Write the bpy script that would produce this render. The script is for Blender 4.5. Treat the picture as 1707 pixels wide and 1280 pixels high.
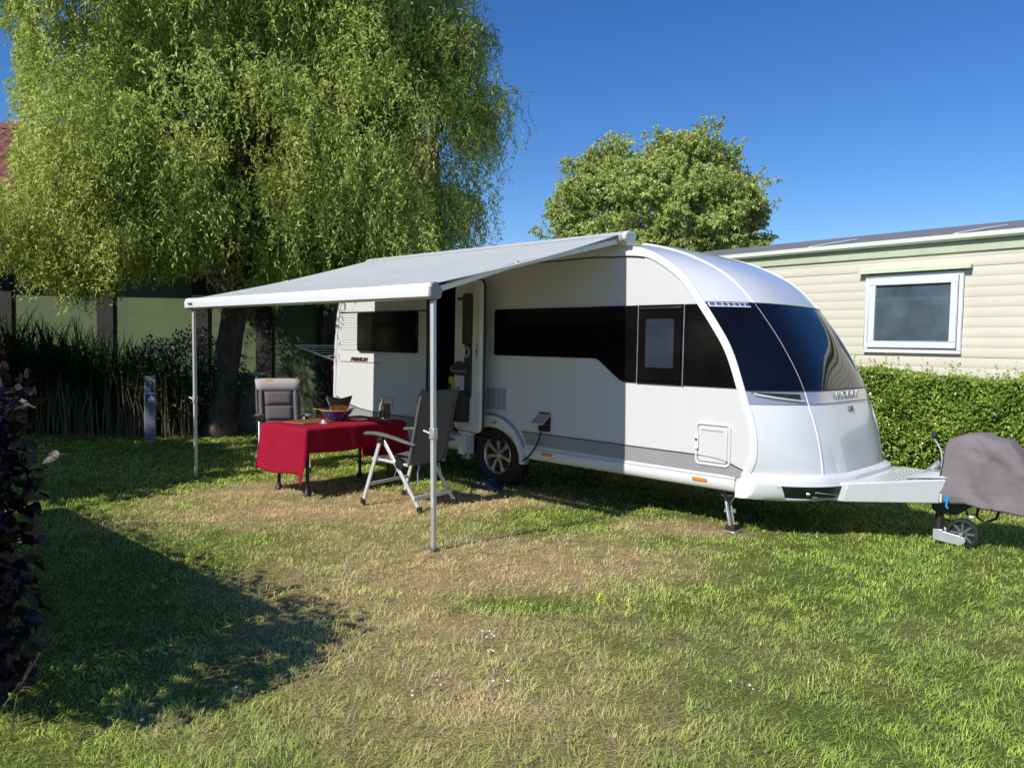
import bpy, bmesh, math, random
import numpy as np
from mathutils import Vector, Matrix, Euler

random.seed(7)
rng = np.random.default_rng(7)
R = math.radians
PI = math.pi
scene = bpy.context.scene
for o in list(bpy.data.objects):
    bpy.data.objects.remove(o, do_unlink=True)
COL = scene.collection

# ------------------------------------------------------------------ camera
CAM_H = 1.4743
TILT, ROLL = 0.0516, 0.0187
cam_d = bpy.data.cameras.new('camera')
cam = bpy.data.objects.new('camera', cam_d)
COL.objects.link(cam)
fw = Vector((0, math.cos(TILT), -math.sin(TILT)))
rt0 = Vector((1, 0, 0))
up0 = rt0.cross(fw)
rt = rt0 * math.cos(ROLL) + up0 * math.sin(ROLL)
up = up0 * math.cos(ROLL) - rt0 * math.sin(ROLL)
m = Matrix((rt, up, -fw)).transposed().to_4x4()
m.translation = Vector((0, 0, CAM_H))
cam.matrix_world = m
cam_d.sensor_width = 36
cam_d.lens = 1279.4 / 1707 * 36
cam_d.clip_start = 0.05
cam_d.clip_end = 2000
scene.camera = cam

# ------------------------------------------------------------------ world, sun, exposure
SUN_EL, SUN_AZ = 40.0, 45.2          # elevation; direction (plan) in which the light travels
w = bpy.data.worlds.new('World')
scene.world = w
w.use_nodes = True
nt = w.node_tree
nt.nodes.clear()
sky = nt.nodes.new('ShaderNodeTexSky')
sky.sky_type = 'NISHITA'
sky.sun_disc = False
sky.sun_elevation = R(SUN_EL)
sky.sun_rotation = R(90 - (SUN_AZ + 180))
sky.altitude = 0
sky.air_density = 1.0
sky.dust_density = 0.0
sky.ozone_density = 5.0
bg = nt.nodes.new('ShaderNodeBackground')
bg.inputs['Strength'].default_value = 0.106
wo = nt.nodes.new('ShaderNodeOutputWorld')
hs0 = nt.nodes.new('ShaderNodeHueSaturation')
hs0.inputs['Saturation'].default_value = 1.25
hs0.inputs['Hue'].default_value = 0.511
hs0.inputs['Value'].default_value = 1.0
nt.links.new(sky.outputs[0], hs0.inputs['Color'])
nt.links.new(hs0.outputs[0], bg.inputs[0])
nt.links.new(bg.outputs[0], wo.inputs[0])
sd = bpy.data.lights.new('sun', 'SUN')
sd.energy = 4.15
sd.angle = R(0.53)
sd.color = (1.0, 0.965, 0.91)
sun = bpy.data.objects.new('sun', sd)
COL.objects.link(sun)
sdir = Vector((math.cos(R(SUN_AZ)) * math.cos(R(SUN_EL)), math.sin(R(SUN_AZ)) * math.cos(R(SUN_EL)), -math.sin(R(SUN_EL))))
sun.rotation_euler = sdir.to_track_quat('-Z', 'Y').to_euler()
sun.location = (-6, -6, 9)
vs = scene.view_settings
vs.view_transform = 'Standard'
vs.look = 'None'
vs.exposure = 0.3
vs.gamma = 1.0
vs.use_curve_mapping = False

# ------------------------------------------------------------------ materials
def mat(name, col, rough=0.5, metal=0.0, spec=0.5, var=0.0, vscale=8.0, bump=0.0, bscale=40.0,
        coat=0.0, col2=None, trans=0.0, alpha=1.0, ior=None, stretch=None, attr=None, transl=0.0, sheen=0.0):
    M = bpy.data.materials.new(name)
    M.use_nodes = True
    t = M.node_tree
    b = t.nodes['Principled BSDF']
    out = t.nodes['Material Output']
    b.inputs['Base Color'].default_value = (*col, 1)
    b.inputs['Roughness'].default_value = rough
    b.inputs['Metallic'].default_value = metal
    b.inputs['Specular IOR Level'].default_value = spec
    if coat: b.inputs['Coat Weight'].default_value = coat; b.inputs['Coat Roughness'].default_value = 0.04
    if trans: b.inputs['Transmission Weight'].default_value = trans
    if ior: b.inputs['IOR'].default_value = ior
    if sheen: b.inputs['Sheen Weight'].default_value = sheen
    b.inputs['Alpha'].default_value = alpha
    L = t.links
    tc = t.nodes.new('ShaderNodeTexCoord')
    src = tc.outputs['Object']
    if stretch:
        mp = t.nodes.new('ShaderNodeMapping')
        mp.inputs['Scale'].default_value = stretch
        L.new(src, mp.inputs[0]); src = mp.outputs[0]
    csock = None
    if attr:
        a = t.nodes.new('ShaderNodeAttribute'); a.attribute_name = attr
        csock = a.outputs['Color']
        L.new(csock, b.inputs['Base Color'])
    if var > 0 or col2:
        n = t.nodes.new('ShaderNodeTexNoise')
        n.inputs['Scale'].default_value = vscale
        n.inputs['Detail'].default_value = 6
        n.inputs['Roughness'].default_value = 0.62
        L.new(src, n.inputs['Vector'])
        cr = t.nodes.new('ShaderNodeValToRGB')
        cr.color_ramp.elements[0].position = 0.33
        cr.color_ramp.elements[1].position = 0.67
        c2 = col2 if col2 else tuple(min(1, c * (1 + var)) for c in col)
        c1 = col if col2 else tuple(c * (1 - var) for c in col)
        cr.color_ramp.elements[0].color = (*c1, 1)
        cr.color_ramp.elements[1].color = (*c2, 1)
        L.new(n.outputs['Fac'], cr.inputs[0])
        if csock is None:
            L.new(cr.outputs[0], b.inputs['Base Color']); csock = cr.outputs[0]
        rr = t.nodes.new('ShaderNodeMapRange')
        rr.inputs['To Min'].default_value = max(0.0, rough - 0.06)
        rr.inputs['To Max'].default_value = min(1.0, rough + 0.06)
        L.new(n.outputs['Fac'], rr.inputs['Value'])
        L.new(rr.outputs[0], b.inputs['Roughness'])
    if bump:
        n2 = t.nodes.new('ShaderNodeTexNoise')
        n2.inputs['Scale'].default_value = bscale
        n2.inputs['Detail'].default_value = 5
        L.new(src, n2.inputs['Vector'])
        bp = t.nodes.new('ShaderNodeBump')
        bp.inputs['Strength'].default_value = bump
        bp.inputs['Distance'].default_value = 0.01
        L.new(n2.outputs['Fac'], bp.inputs['Height'])
        L.new(bp.outputs[0], b.inputs['Normal'])
    if transl:
        tr = t.nodes.new('ShaderNodeBsdfTranslucent')
        if csock: L.new(csock, tr.inputs['Color'])
        else: tr.inputs['Color'].default_value = (*col, 1)
        mx = t.nodes.new('ShaderNodeMixShader')
        mx.inputs[0].default_value = transl
        L.new(b.outputs[0], mx.inputs[1]); L.new(tr.outputs[0], mx.inputs[2])
        L.new(mx.outputs[0], out.inputs['Surface'])
    return M

M = {}
M['white'] = mat('caravan_white', (0.72, 0.72, 0.705), 0.24, var=0.025, vscale=2.2, coat=0.35)
M['wall'] = mat('caravan_wall', (0.635, 0.63, 0.61), 0.36, var=0.016, vscale=1.5, bump=0.02, bscale=2, stretch=(5, 5, .7))
M['grp'] = mat('gloss_front', (0.72, 0.73, 0.73), 0.16, var=0.02, vscale=1.5, coat=0.6)
M['silver'] = mat('silver_band', (0.55, 0.565, 0.58), 0.2, metal=0.55, var=0.03, vscale=3, coat=0.4)
M['glass'] = mat('tinted_screen', (0.004, 0.004, 0.006), 0.02, spec=0.42, var=0.2, vscale=3)
M['glass_side'] = mat('tinted_window', (0.005, 0.0045, 0.005), 0.10, spec=0.16, var=0.3, vscale=3)
M['pane_smoke'] = mat('smoke_pane', (0.028, 0.034, 0.050), 0.14, spec=0.2, var=0.25, vscale=2.5)
M['black'] = mat('black_plastic', (0.014, 0.013, 0.013), 0.45, var=0.25, vscale=20)
M['rubber'] = mat('rubber', (0.018, 0.017, 0.017), 0.8, var=0.3, vscale=30, bump=0.2, bscale=60)
M['brown_plastic'] = mat('dark_brown_plastic', (0.028, 0.022, 0.019), 0.5, var=0.2)
M['stripe'] = mat('grey_stripe', (0.30, 0.30, 0.305), 0.35, var=0.04, vscale=3)
M['alloy'] = mat('alloy', (0.56, 0.50, 0.42), 0.32, metal=0.85, var=0.12, vscale=14)
M['rim_dark'] = mat('rim_dark', (0.03, 0.022, 0.02), 0.5, var=0.2)
M['galv'] = mat('galvanised', (0.50, 0.51, 0.52), 0.38, metal=0.7, var=0.2, vscale=18)
M['alu'] = mat('aluminium', (0.62, 0.63, 0.64), 0.36, metal=0.55, var=0.06, vscale=12)
M['alu_white'] = mat('light_aluminium', (0.64, 0.65, 0.65), 0.38, metal=0.25, var=0.05, vscale=12)
M['chrome'] = mat('chrome', (0.75, 0.75, 0.76), 0.12, metal=1.0)
M['amber'] = mat('amber_lens', (0.75, 0.23, 0.02), 0.22, var=0.2, vscale=60)
M['red_lens'] = mat('red_lens', (0.5, 0.01, 0.03), 0.2, var=0.1)
M['clear_lens'] = mat('clear_lens', (0.80, 0.82, 0.84), 0.2, var=0.1, vscale=60)
M['awning'] = mat('awning_fabric', (0.60, 0.62, 0.61), 0.75, transl=.26, var=0.05, vscale=2.5, bump=0.12, bscale=220)
M['chair'] = mat('chair_fabric', (0.125, 0.11, 0.114), 0.9, var=0.12, vscale=60, bump=0.25, bscale=260)
M['chair_light'] = mat('chair_headrest', (0.42, 0.39, 0.37), 0.9, var=0.08, vscale=50, bump=0.25, bscale=260)
M['arm'] = mat('armrest_plastic', (0.12, 0.12, 0.125), 0.35, var=0.1)
M['cloth'] = mat('red_tablecloth', (0.30, 0.005, 0.026), 0.9, spec=.2, var=0.09, vscale=5, bump=0.2, bscale=160)
M['cover'] = mat('mauve_canvas', (0.185, 0.160, 0.162), 0.88, var=0.12, vscale=4, bump=0.9, bscale=11)
M['cream'] = mat('cream_siding', (0.66, 0.61, 0.49), 0.55, var=0.03, vscale=2, bump=0.03, bscale=30)
M['green_trim'] = mat('pale_green_trim', (0.47, 0.53, 0.36), 0.5, var=0.06, vscale=3)
M['gutter'] = mat('gutter_pale', (0.68, 0.71, 0.59), 0.45, var=0.04, vscale=3)
M['felt'] = mat('roof_felt', (0.165, 0.16, 0.17), 0.9, var=0.15, vscale=8, bump=0.3, bscale=120)
M['upvc'] = mat('white_upvc', (0.72, 0.73, 0.755), 0.3, var=0.02)
M['pane'] = mat('window_pane', (0.075, 0.105, 0.125), 0.02, spec=0.8, coat=.6, var=0.45, vscale=1.6)
M['hgreen'] = mat('green_render', (0.11, 0.135, 0.065), 0.9, var=0.12, vscale=1.5, bump=0.2, bscale=40)
M['timber'] = mat('dark_timber', (0.028, 0.023, 0.020), 0.85, var=0.4, vscale=12, bump=0.4, bscale=20, stretch=(6, 6, 0.6))
M['tile'] = mat('clay_tile', (0.24, 0.105, 0.065), 0.85, var=0.45, vscale=5, bump=0.3, bscale=60)
M['bark'] = mat('bark', (0.075, 0.058, 0.044), 0.95, var=0.5, vscale=14, bump=1.0, bscale=22, stretch=(1, 1, 0.25))
M['concrete'] = mat('grey_blue_post', (0.18, 0.20, 0.235), 0.8, var=0.15, vscale=14, bump=0.2, bscale=60)
M['cabinet'] = mat('grey_cabinet', (0.20, 0.21, 0.215), 0.7, var=0.25, vscale=5)
M['blue'] = mat('blue_print', (0.03, 0.07, 0.32), 0.5)
M['ink'] = mat('dark_print', (0.03, 0.03, 0.035), 0.6)
M['white_print'] = mat('white_print', (0.75, 0.76, 0.78), 0.5)
M['red_print'] = mat('red_print', (0.45, 0.02, 0.02), 0.5)
M['orange_print'] = mat('orange_print', (0.70, 0.36, 0.08), 0.7)
M['yellow'] = mat('yellow_green_plastic', (0.50, 0.52, 0.05), 0.45, var=0.08)
M['ceramic_white'] = mat('white_ceramic', (0.72, 0.70, 0.67), 0.2, var=0.05)
M['wood'] = mat('brown_wood', (0.20, 0.09, 0.04), 0.5, var=0.3, vscale=30, stretch=(1, 1, 6))
M['straw'] = mat('straw_stalk', (0.17, 0.135, 0.075), 0.9, var=0.3, vscale=6)
M['glassware'] = mat('clear_glass', (0.92, 0.94, 0.94), 0.03, trans=1.0, ior=1.45)
M['leaf'] = mat('leaf', (0.1, 0.15, 0.03), 0.5, spec=0.3, attr='col', transl=0.38)
M['leaf_waxy'] = mat('leaf_waxy', (0.1, 0.15, 0.03), 0.32, spec=0.5, attr='col', transl=0.18)
M['grass'] = mat('grass_blade', (0.1, 0.15, 0.03), 0.55, spec=0.3, attr='col', transl=0.36)
M['purple_leaf'] = mat('purple_leaf', (0.020, 0.008, 0.012), 0.46, spec=0.40, var=0.35, vscale=25, bump=0.3, bscale=60)
M['flower_white'] = mat('clover_white', (0.72, 0.70, 0.64), 0.8, var=0.1, vscale=300)
M['flower_red'] = mat('red_petal', (0.60, 0.06, 0.02), 0.6, var=0.2, vscale=40)

# ------------------------------------------------------------------ helpers
def tag(o, label=None, cat=None, group=None, kind=None):
    if label: o['label'] = label
    if cat: o['category'] = cat
    if group: o['group'] = group
    if kind: o['kind'] = kind
    return o

def empty(name, loc, rz=0.0, label=None, cat=None, group=None):
    o = bpy.data.objects.new(name, None)
    o.empty_display_size = 0.2
    COL.objects.link(o)
    o.location = loc
    o.rotation_euler = (0, 0, rz)
    return tag(o, label, cat, group)

def place(name, me, material, parent=None, loc=None, rot=None):
    o = bpy.data.objects.new(name, me)
    COL.objects.link(o)
    if material and not me.materials: me.materials.append(material)
    if parent: o.parent = parent
    if loc is not None: o.location = loc
    if rot is not None: o.rotation_euler = rot
    return o

class MB:
    """collects shapes; build() links them as one mesh object"""
    def __init__(s): s.v = []; s.f = []
    def add(s, vs_, fs_):
        n = len(s.v)
        s.v.extend([tuple(v) for v in vs_])
        s.f.extend([tuple(i + n for i in f) for f in fs_])
        return s
    def box(s, x0, x1, y0, y1, z0, z1, mtx=None):
        vv = [Vector((x, y, z)) for x in (x0, x1) for y in (y0, y1) for z in (z0, z1)]
        if mtx: vv = [mtx @ v for v in vv]
        return s.add(vv, [(0, 1, 3, 2), (4, 6, 7, 5), (0, 4, 5, 1), (2, 3, 7, 6), (0, 2, 6, 4), (1, 5, 7, 3)])
    def tube(s, pts, r, n=8, cap=True, flat=None):
        pts = [Vector(p) for p in pts]
        k = len(pts)
        rs = r if isinstance(r, (list, tuple)) else [r] * k
        t0 = (pts[1] - pts[0]).normalized()
        ref = Vector((0, 0, 1)) if abs(t0.z) < 0.9 else Vector((1, 0, 0))
        a = t0.cross(ref).normalized()
        vv = []
        for i, p in enumerate(pts):
            t = (pts[min(i + 1, k - 1)] - pts[max(i - 1, 0)]).normalized()
            a = (a - t * a.dot(t)).normalized()
            b = t.cross(a)
            for j in range(n):
                th = 2 * PI * (j + .5) / n
                vv.append(p + (a * math.cos(th) + b * math.sin(th) * (flat or 1)) * rs[i])
        ff = [(i * n + j, i * n + (j + 1) % n, (i + 1) * n + (j + 1) % n, (i + 1) * n + j) for i in range(k - 1) for j in range(n)]
        if cap:
            ff.append(tuple(range(n - 1, -1, -1)))
            ff.append(tuple((k - 1) * n + j for j in range(n)))
        return s.add(vv, ff)
    def bar(s, p0, p1, wx, wz):
        """rectangular bar between two points, wx wide sideways, wz deep"""
        p0, p1 = Vector(p0), Vector(p1)
        t = (p1 - p0).normalized()
        ref = Vector((0, 0, 1)) if abs(t.z) < 0.95 else Vector((0, 1, 0))
        a = t.cross(ref).normalized(); b = a.cross(t)
        vv = []
        for p in (p0, p1):
            for u, v in ((-1, -1), (1, -1), (1, 1), (-1, 1)):
                vv.append(p + a * u * wx / 2 + b * v * wz / 2)
        return s.add(vv, [(3, 2, 1, 0), (4, 5, 6, 7), (0, 1, 5, 4), (1, 2, 6, 5), (2, 3, 7, 6), (3, 0, 4, 7)])
    def lathe(s, prof, c=(0, 0, 0), n=24, axis='z', sx=1, sy=1, cap=True):
        vv = []
        for r, z in prof:
            for j in range(n):
                th = 2 * PI * j / n
                x, y = r * math.cos(th) * sx, r * math.sin(th) * sy
                if axis == 'z': q = (x, y, z)
                elif axis == 'y': q = (x, z, y)
                else: q = (z, x, y)
                vv.append((q[0] + c[0], q[1] + c[1], q[2] + c[2]))
        k = len(prof)
        ff = [(i * n + j, i * n + (j + 1) % n, (i + 1) * n + (j + 1) % n, (i + 1) * n + j) for i in range(k - 1) for j in range(n)]
        if cap and prof[0][0] > 1e-6: ff.append(tuple(range(n - 1, -1, -1)))
        if cap and prof[-1][0] > 1e-6: ff.append(tuple((k - 1) * n + j for j in range(n)))
        return s.add(vv, ff)
    def prism(s, poly, a0, a1, axis='y'):
        def q(u, v, a):
            return {'y': (u, a, v), 'z': (u, v, a), 'x': (a, u, v)}[axis]
        n = len(poly)
        vv = [q(u, v, a0) for u, v in poly] + [q(u, v, a1) for u, v in poly]
        ff = [tuple(range(n)), tuple(range(2 * n - 1, n - 1, -1))]
        ff += [(i, i + n, (i + 1) % n + n, (i + 1) % n) for i in range(n)]
        return s.add(vv, ff)
    def grid(s, fn, nu, nv, close_u=False):
        vv = [fn(i / nu, j / nv) for i in range(nu + 1) for j in range(nv + 1)]
        ff = [(i * (nv + 1) + j, (i + 1) * (nv + 1) + j, (i + 1) * (nv + 1) + j + 1, i * (nv + 1) + j + 1) for i in range(nu) for j in range(nv)]
        return s.add(vv, ff)
    def ball(s, c, rx, ry, rz, nu=14, nv=8):
        prof = [(math.sin(PI * i / nv), -math.cos(PI * i / nv)) for i in range(nv + 1)]
        vv = [(c[0] + r * math.cos(2 * PI * j / nu) * rx, c[1] + r * math.sin(2 * PI * j / nu) * ry, c[2] + z * rz) for r, z in prof for j in range(nu)]
        ff = [(i * nu + j, i * nu + (j + 1) % nu, (i + 1) * nu + (j + 1) % nu, (i + 1) * nu + j) for i in range(nv) for j in range(nu)]
        return s.add(vv, ff)
    def mesh(s, name, smooth=35, fix=True):
        me = bpy.data.meshes.new(name)
        me.from_pydata(s.v, [], s.f)
        if fix:
            bm = bmesh.new(); bm.from_mesh(me)
            bmesh.ops.remove_doubles(bm, verts=bm.verts, dist=1e-5)
            bmesh.ops.recalc_face_normals(bm, faces=bm.faces)
            bm.to_mesh(me); bm.free()
        if smooth:
            me.polygons.foreach_set('use_smooth', [True] * len(me.polygons))
            me.set_sharp_from_angle(angle=R(smooth))
        me.update()
        return me
    def build(s, name, material, parent=None, loc=None, rot=None, smooth=35, bevel=0.0, seg=2, fix=True):
        o = place(name, s.mesh(name, smooth, fix), material, parent, loc, rot)
        if bevel:
            b = o.modifiers.new('bevel', 'BEVEL'); b.width = bevel; b.segments = seg; b.limit_method = 'ANGLE'; b.angle_limit = R(40)
            b.harden_normals = False
        return o

def rrect(x0, x1, z0, z1, r, n=5):
    pts = []
    for cx, cz, a in ((x1 - r, z1 - r, 0), (x0 + r, z1 - r, 90), (x0 + r, z0 + r, 180), (x1 - r, z0 + r, 270)):
        for i in range(n + 1):
            t = R(a + 90 * i / n)
            pts.append((cx + r * math.cos(t), cz + r * math.sin(t)))
    return pts

def text(name, body, size, material, parent, loc, rot, extrude=0.001, shear=0.0, sx=1.0, bold=0.0, align='CENTER'):
    c = bpy.data.curves.new(name, 'FONT')
    c.body = body; c.size = size; c.extrude = extrude; c.shear = shear; c.offset = bold; c.align_x = align
    c.resolution_u = 3
    t = bpy.data.objects.new(name, c)
    COL.objects.link(t)
    dg = bpy.context.evaluated_depsgraph_get()
    me = bpy.data.meshes.new_from_object(t.evaluated_get(dg))
    bpy.data.objects.remove(t, do_unlink=True)
    me.materials.clear()
    o = place(name, me, material, parent, loc, rot)
    o.scale = (sx, 1, 1)
    return o

def raw_mesh(name, V, F, col=None):
    """fast mesh from numpy; F (n,k) one face size, or a list of such arrays"""
    me = bpy.data.meshes.new(name)
    Fs = F if isinstance(F, list) else [F]
    me.vertices.add(len(V))
    me.vertices.foreach_set('co', np.asarray(V, np.float32).ravel())
    tot = sum(f.size for f in Fs)
    me.loops.add(tot)
    me.loops.foreach_set('vertex_index', np.concatenate([f.ravel() for f in Fs]).astype(np.int32))
    sizes = np.concatenate([np.full(len(f), f.shape[1], np.int32) for f in Fs])
    me.polygons.add(len(sizes))
    starts = np.concatenate([[0], np.cumsum(sizes)[:-1]]).astype(np.int32)
    me.polygons.foreach_set('loop_start', starts)
    try: me.polygons.foreach_set('loop_total', sizes)
    except Exception: pass
    me.update(calc_edges=True)
    if col is not None:
        a = me.attributes.new('col', 'FLOAT_COLOR', 'POINT')
        c4 = np.ones((len(V), 4), np.float32); c4[:, :3] = col
        a.data.foreach_set('color', c4.ravel())
    me.validate()
    return me

def norm(a): return a / np.maximum(np.linalg.norm(a, axis=1, keepdims=True), 1e-9)

def leaves_mesh(name, pos, d, nrm, L, W, col, fold=0.25, droop=0.0, jit=0.22):
    N = len(pos)
    d = norm(d); side = norm(np.cross(d, nrm)); nn = np.cross(side, d)
    L = np.broadcast_to(L, (N,))[:, None]; W = np.broadcast_to(W, (N,))[:, None]
    mid = pos + d * L * 0.45
    V = np.empty((N, 4, 3))
    V[:, 0] = pos
    V[:, 1] = mid - side * W * .5 + nn * W * fold
    V[:, 2] = pos + d * L + np.array([0, 0, -1]) * L * droop
    V[:, 3] = mid + side * W * .5 + nn * W * fold
    F = np.arange(N * 4).reshape(N, 4)
    c = np.repeat(col * (1 + jit * (rng.random((N, 1)) - .5) * 2), 4, axis=0)
    return raw_mesh(name, V.reshape(-1, 3), F, c)

def vnoise(x, y, seed=0):
    """smooth value noise on arrays"""
    xi = np.floor(x).astype(int); yi = np.floor(y).astype(int)
    xf = x - xi; yf = y - yi
    def h(i, j):
        n = (i * 374761393 + j * 668265263 + seed * 974711) & 0x7fffffff
        n = ((n ^ (n >> 13)) * 1274126177) & 0x7fffffff
        return ((n ^ (n >> 16)) & 0xffff) / 65535.0
    u = xf * xf * (3 - 2 * xf); v = yf * yf * (3 - 2 * yf)
    return (h(xi, yi) * (1 - u) + h(xi + 1, yi) * u) * (1 - v) + (h(xi, yi + 1) * (1 - u) + h(xi + 1, yi + 1) * u) * v
def fbm(x, y, seed=0, oc=4):
    s = 0; a = .5; t = 0
    for k in range(oc):
        s = s + a * vnoise(x * 2 ** k, y * 2 ** k, seed + k); t += a; a *= .55
    return s / t

# ------------------------------------------------------------------ ground
PATCH = [(-1.45, 6.75, 1.65, 0.62, 1.0, 20), (0.0, 5.0, 1.35, 0.62, 0.8, 8), (1.45, 6.15, 0.5, 0.28, 0.75, -20),
         (-0.6, 4.2, 0.9, 0.7, 0.55, 0), (-0.9, 5.6, 0.9, 0.5, 0.5, 0), (-0.25, 3.6, 0.9, 0.8, 0.45, 10), (-0.1, 2.9, 1.0, 0.5, 0.35, 0),
         (-2.3, 7.5, 0.9, 0.4, 0.95, 35), (-0.2, 7.25, 0.7, 0.3, 0.7, 0), (2.4, 3.9, .5, .3, .35, 0), (1.3, 3.6, .6, .4, .25, 0)]
def dryness(x, y):
    d = np.zeros_like(x)
    n = fbm(x * 1.3, y * 1.3, 3); n2 = fbm(x * 4.3 + y * 2, y * 5, 9); n3 = fbm(x * 13, y * 13, 21, 3)
    for cx, cy, rx, ry, a, ang in PATCH:
        c, s = math.cos(R(ang)), math.sin(R(ang))
        u = ((x - cx) * c + (y - cy) * s) / rx; v = (-(x - cx) * s + (y - cy) * c) / ry
        r = np.sqrt(u * u + v * v) + (n - .5) * 1.2 + (n2 - .5) * 1.1
        f = np.clip((1.7 - r) / 1.25, 0, 1)
        d = 1 - (1 - d) * (1 - a * f * f * (3 - 2 * f))
    d = d * (.32 + .95 * n2) + (n3 - .5) * .5 * (.25 + d) + .20 * np.clip((n - .58) * 4, 0, 1) * (.3 + n3)
    g = np.exp(-(((x - .05) / .45) ** 2 + ((y - 4.25) / .17) ** 2))
    d = d * (1 - .55 * np.clip((x - .9) / .8, 0, 1) * np.clip((5.6 - y) / .5, 0, 1))
    return np.clip(d - g * .6, 0, 1)
def bumps(x, y): return 0.028 * (fbm(x * .8, y * .8, 40, 3) - .5) + .010 * (fbm(x * 4, y * 4, 50, 2) - .5)

def axis(lo, hi, step, far):
    a = list(np.arange(lo, hi + 1e-6, step))
    g = step
    l, r_ = [lo], [hi]
    while r_[-1] < far: g *= 1.6; r_.append(r_[-1] + g)
    g = step
    while l[-1] > -far: g *= 1.6; l.append(l[-1] - g)
    return np.array(l[1:][::-1] + a + r_[1:])
gx, gy = axis(-9, 8, .09, 400), axis(1.0, 13.0, .09, 400)
X, Y = np.meshgrid(gx, gy, indexing='ij')
dr = dryness(X.ravel(), Y.ravel())
V = np.stack([X.ravel(), Y.ravel(), bumps(X.ravel(), Y.ravel())], 1)
nx, ny = len(gx), len(gy)
idx = np.arange(nx * ny).reshape(nx, ny)
F = np.stack([idx[:-1, :-1], idx[1:, :-1], idx[1:, 1:], idx[:-1, 1:]], -1).reshape(-1, 4)
g_green = np.array([0.10, 0.115, 0.028]); g_dry = np.array([0.46, 0.33, 0.19])
lawn_me = raw_mesh('lawn', V, F, g_green * (1 - dr[:, None]) + g_dry * dr[:, None])
lawn_me.polygons.foreach_set('use_smooth', [True] * len(lawn_me.polygons))
Mg = mat('lawn_soil', (0.1, 0.1, 0.05), 0.95, attr='col', spec=0.1)
tn = Mg.node_tree
b_ = tn.nodes['Principled BSDF']
at = [n for n in tn.nodes if n.type == 'ATTRIBUTE'][0]
tcn = [n for n in tn.nodes if n.type == 'TEX_COORD'][0]
nz = tn.nodes.new('ShaderNodeTexNoise'); nz.inputs['Scale'].default_value = 55; nz.inputs['Detail'].default_value = 8
mpn = tn.nodes.new('ShaderNodeMapRange'); mpn.inputs['To Min'].default_value = .45; mpn.inputs['To Max'].default_value = 1.55
mxn = tn.nodes.new('ShaderNodeMix'); mxn.data_type = 'RGBA'; mxn.blend_type = 'MULTIPLY'; mxn.inputs[0].default_value = 1
tn.links.new(tcn.outputs['Object'], nz.inputs['Vector']); tn.links.new(nz.outputs['Fac'], mpn.inputs['Value'])
tn.links.new(at.outputs['Color'], mxn.inputs[6]); tn.links.new(mpn.outputs[0], mxn.inputs[7]); tn.links.new(mxn.outputs[2], b_.inputs['Base Color'])
bpn = tn.nodes.new('ShaderNodeBump'); bpn.inputs['Strength'].default_value = .8; bpn.inputs['Distance'].default_value = .02
tn.links.new(nz.outputs['Fac'], bpn.inputs['Height']); tn.links.new(bpn.outputs[0], b_.inputs['Normal'])
lawn = tag(place('lawn', lawn_me, Mg), kind='structure', label='mown lawn with worn straw coloured patches')

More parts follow.
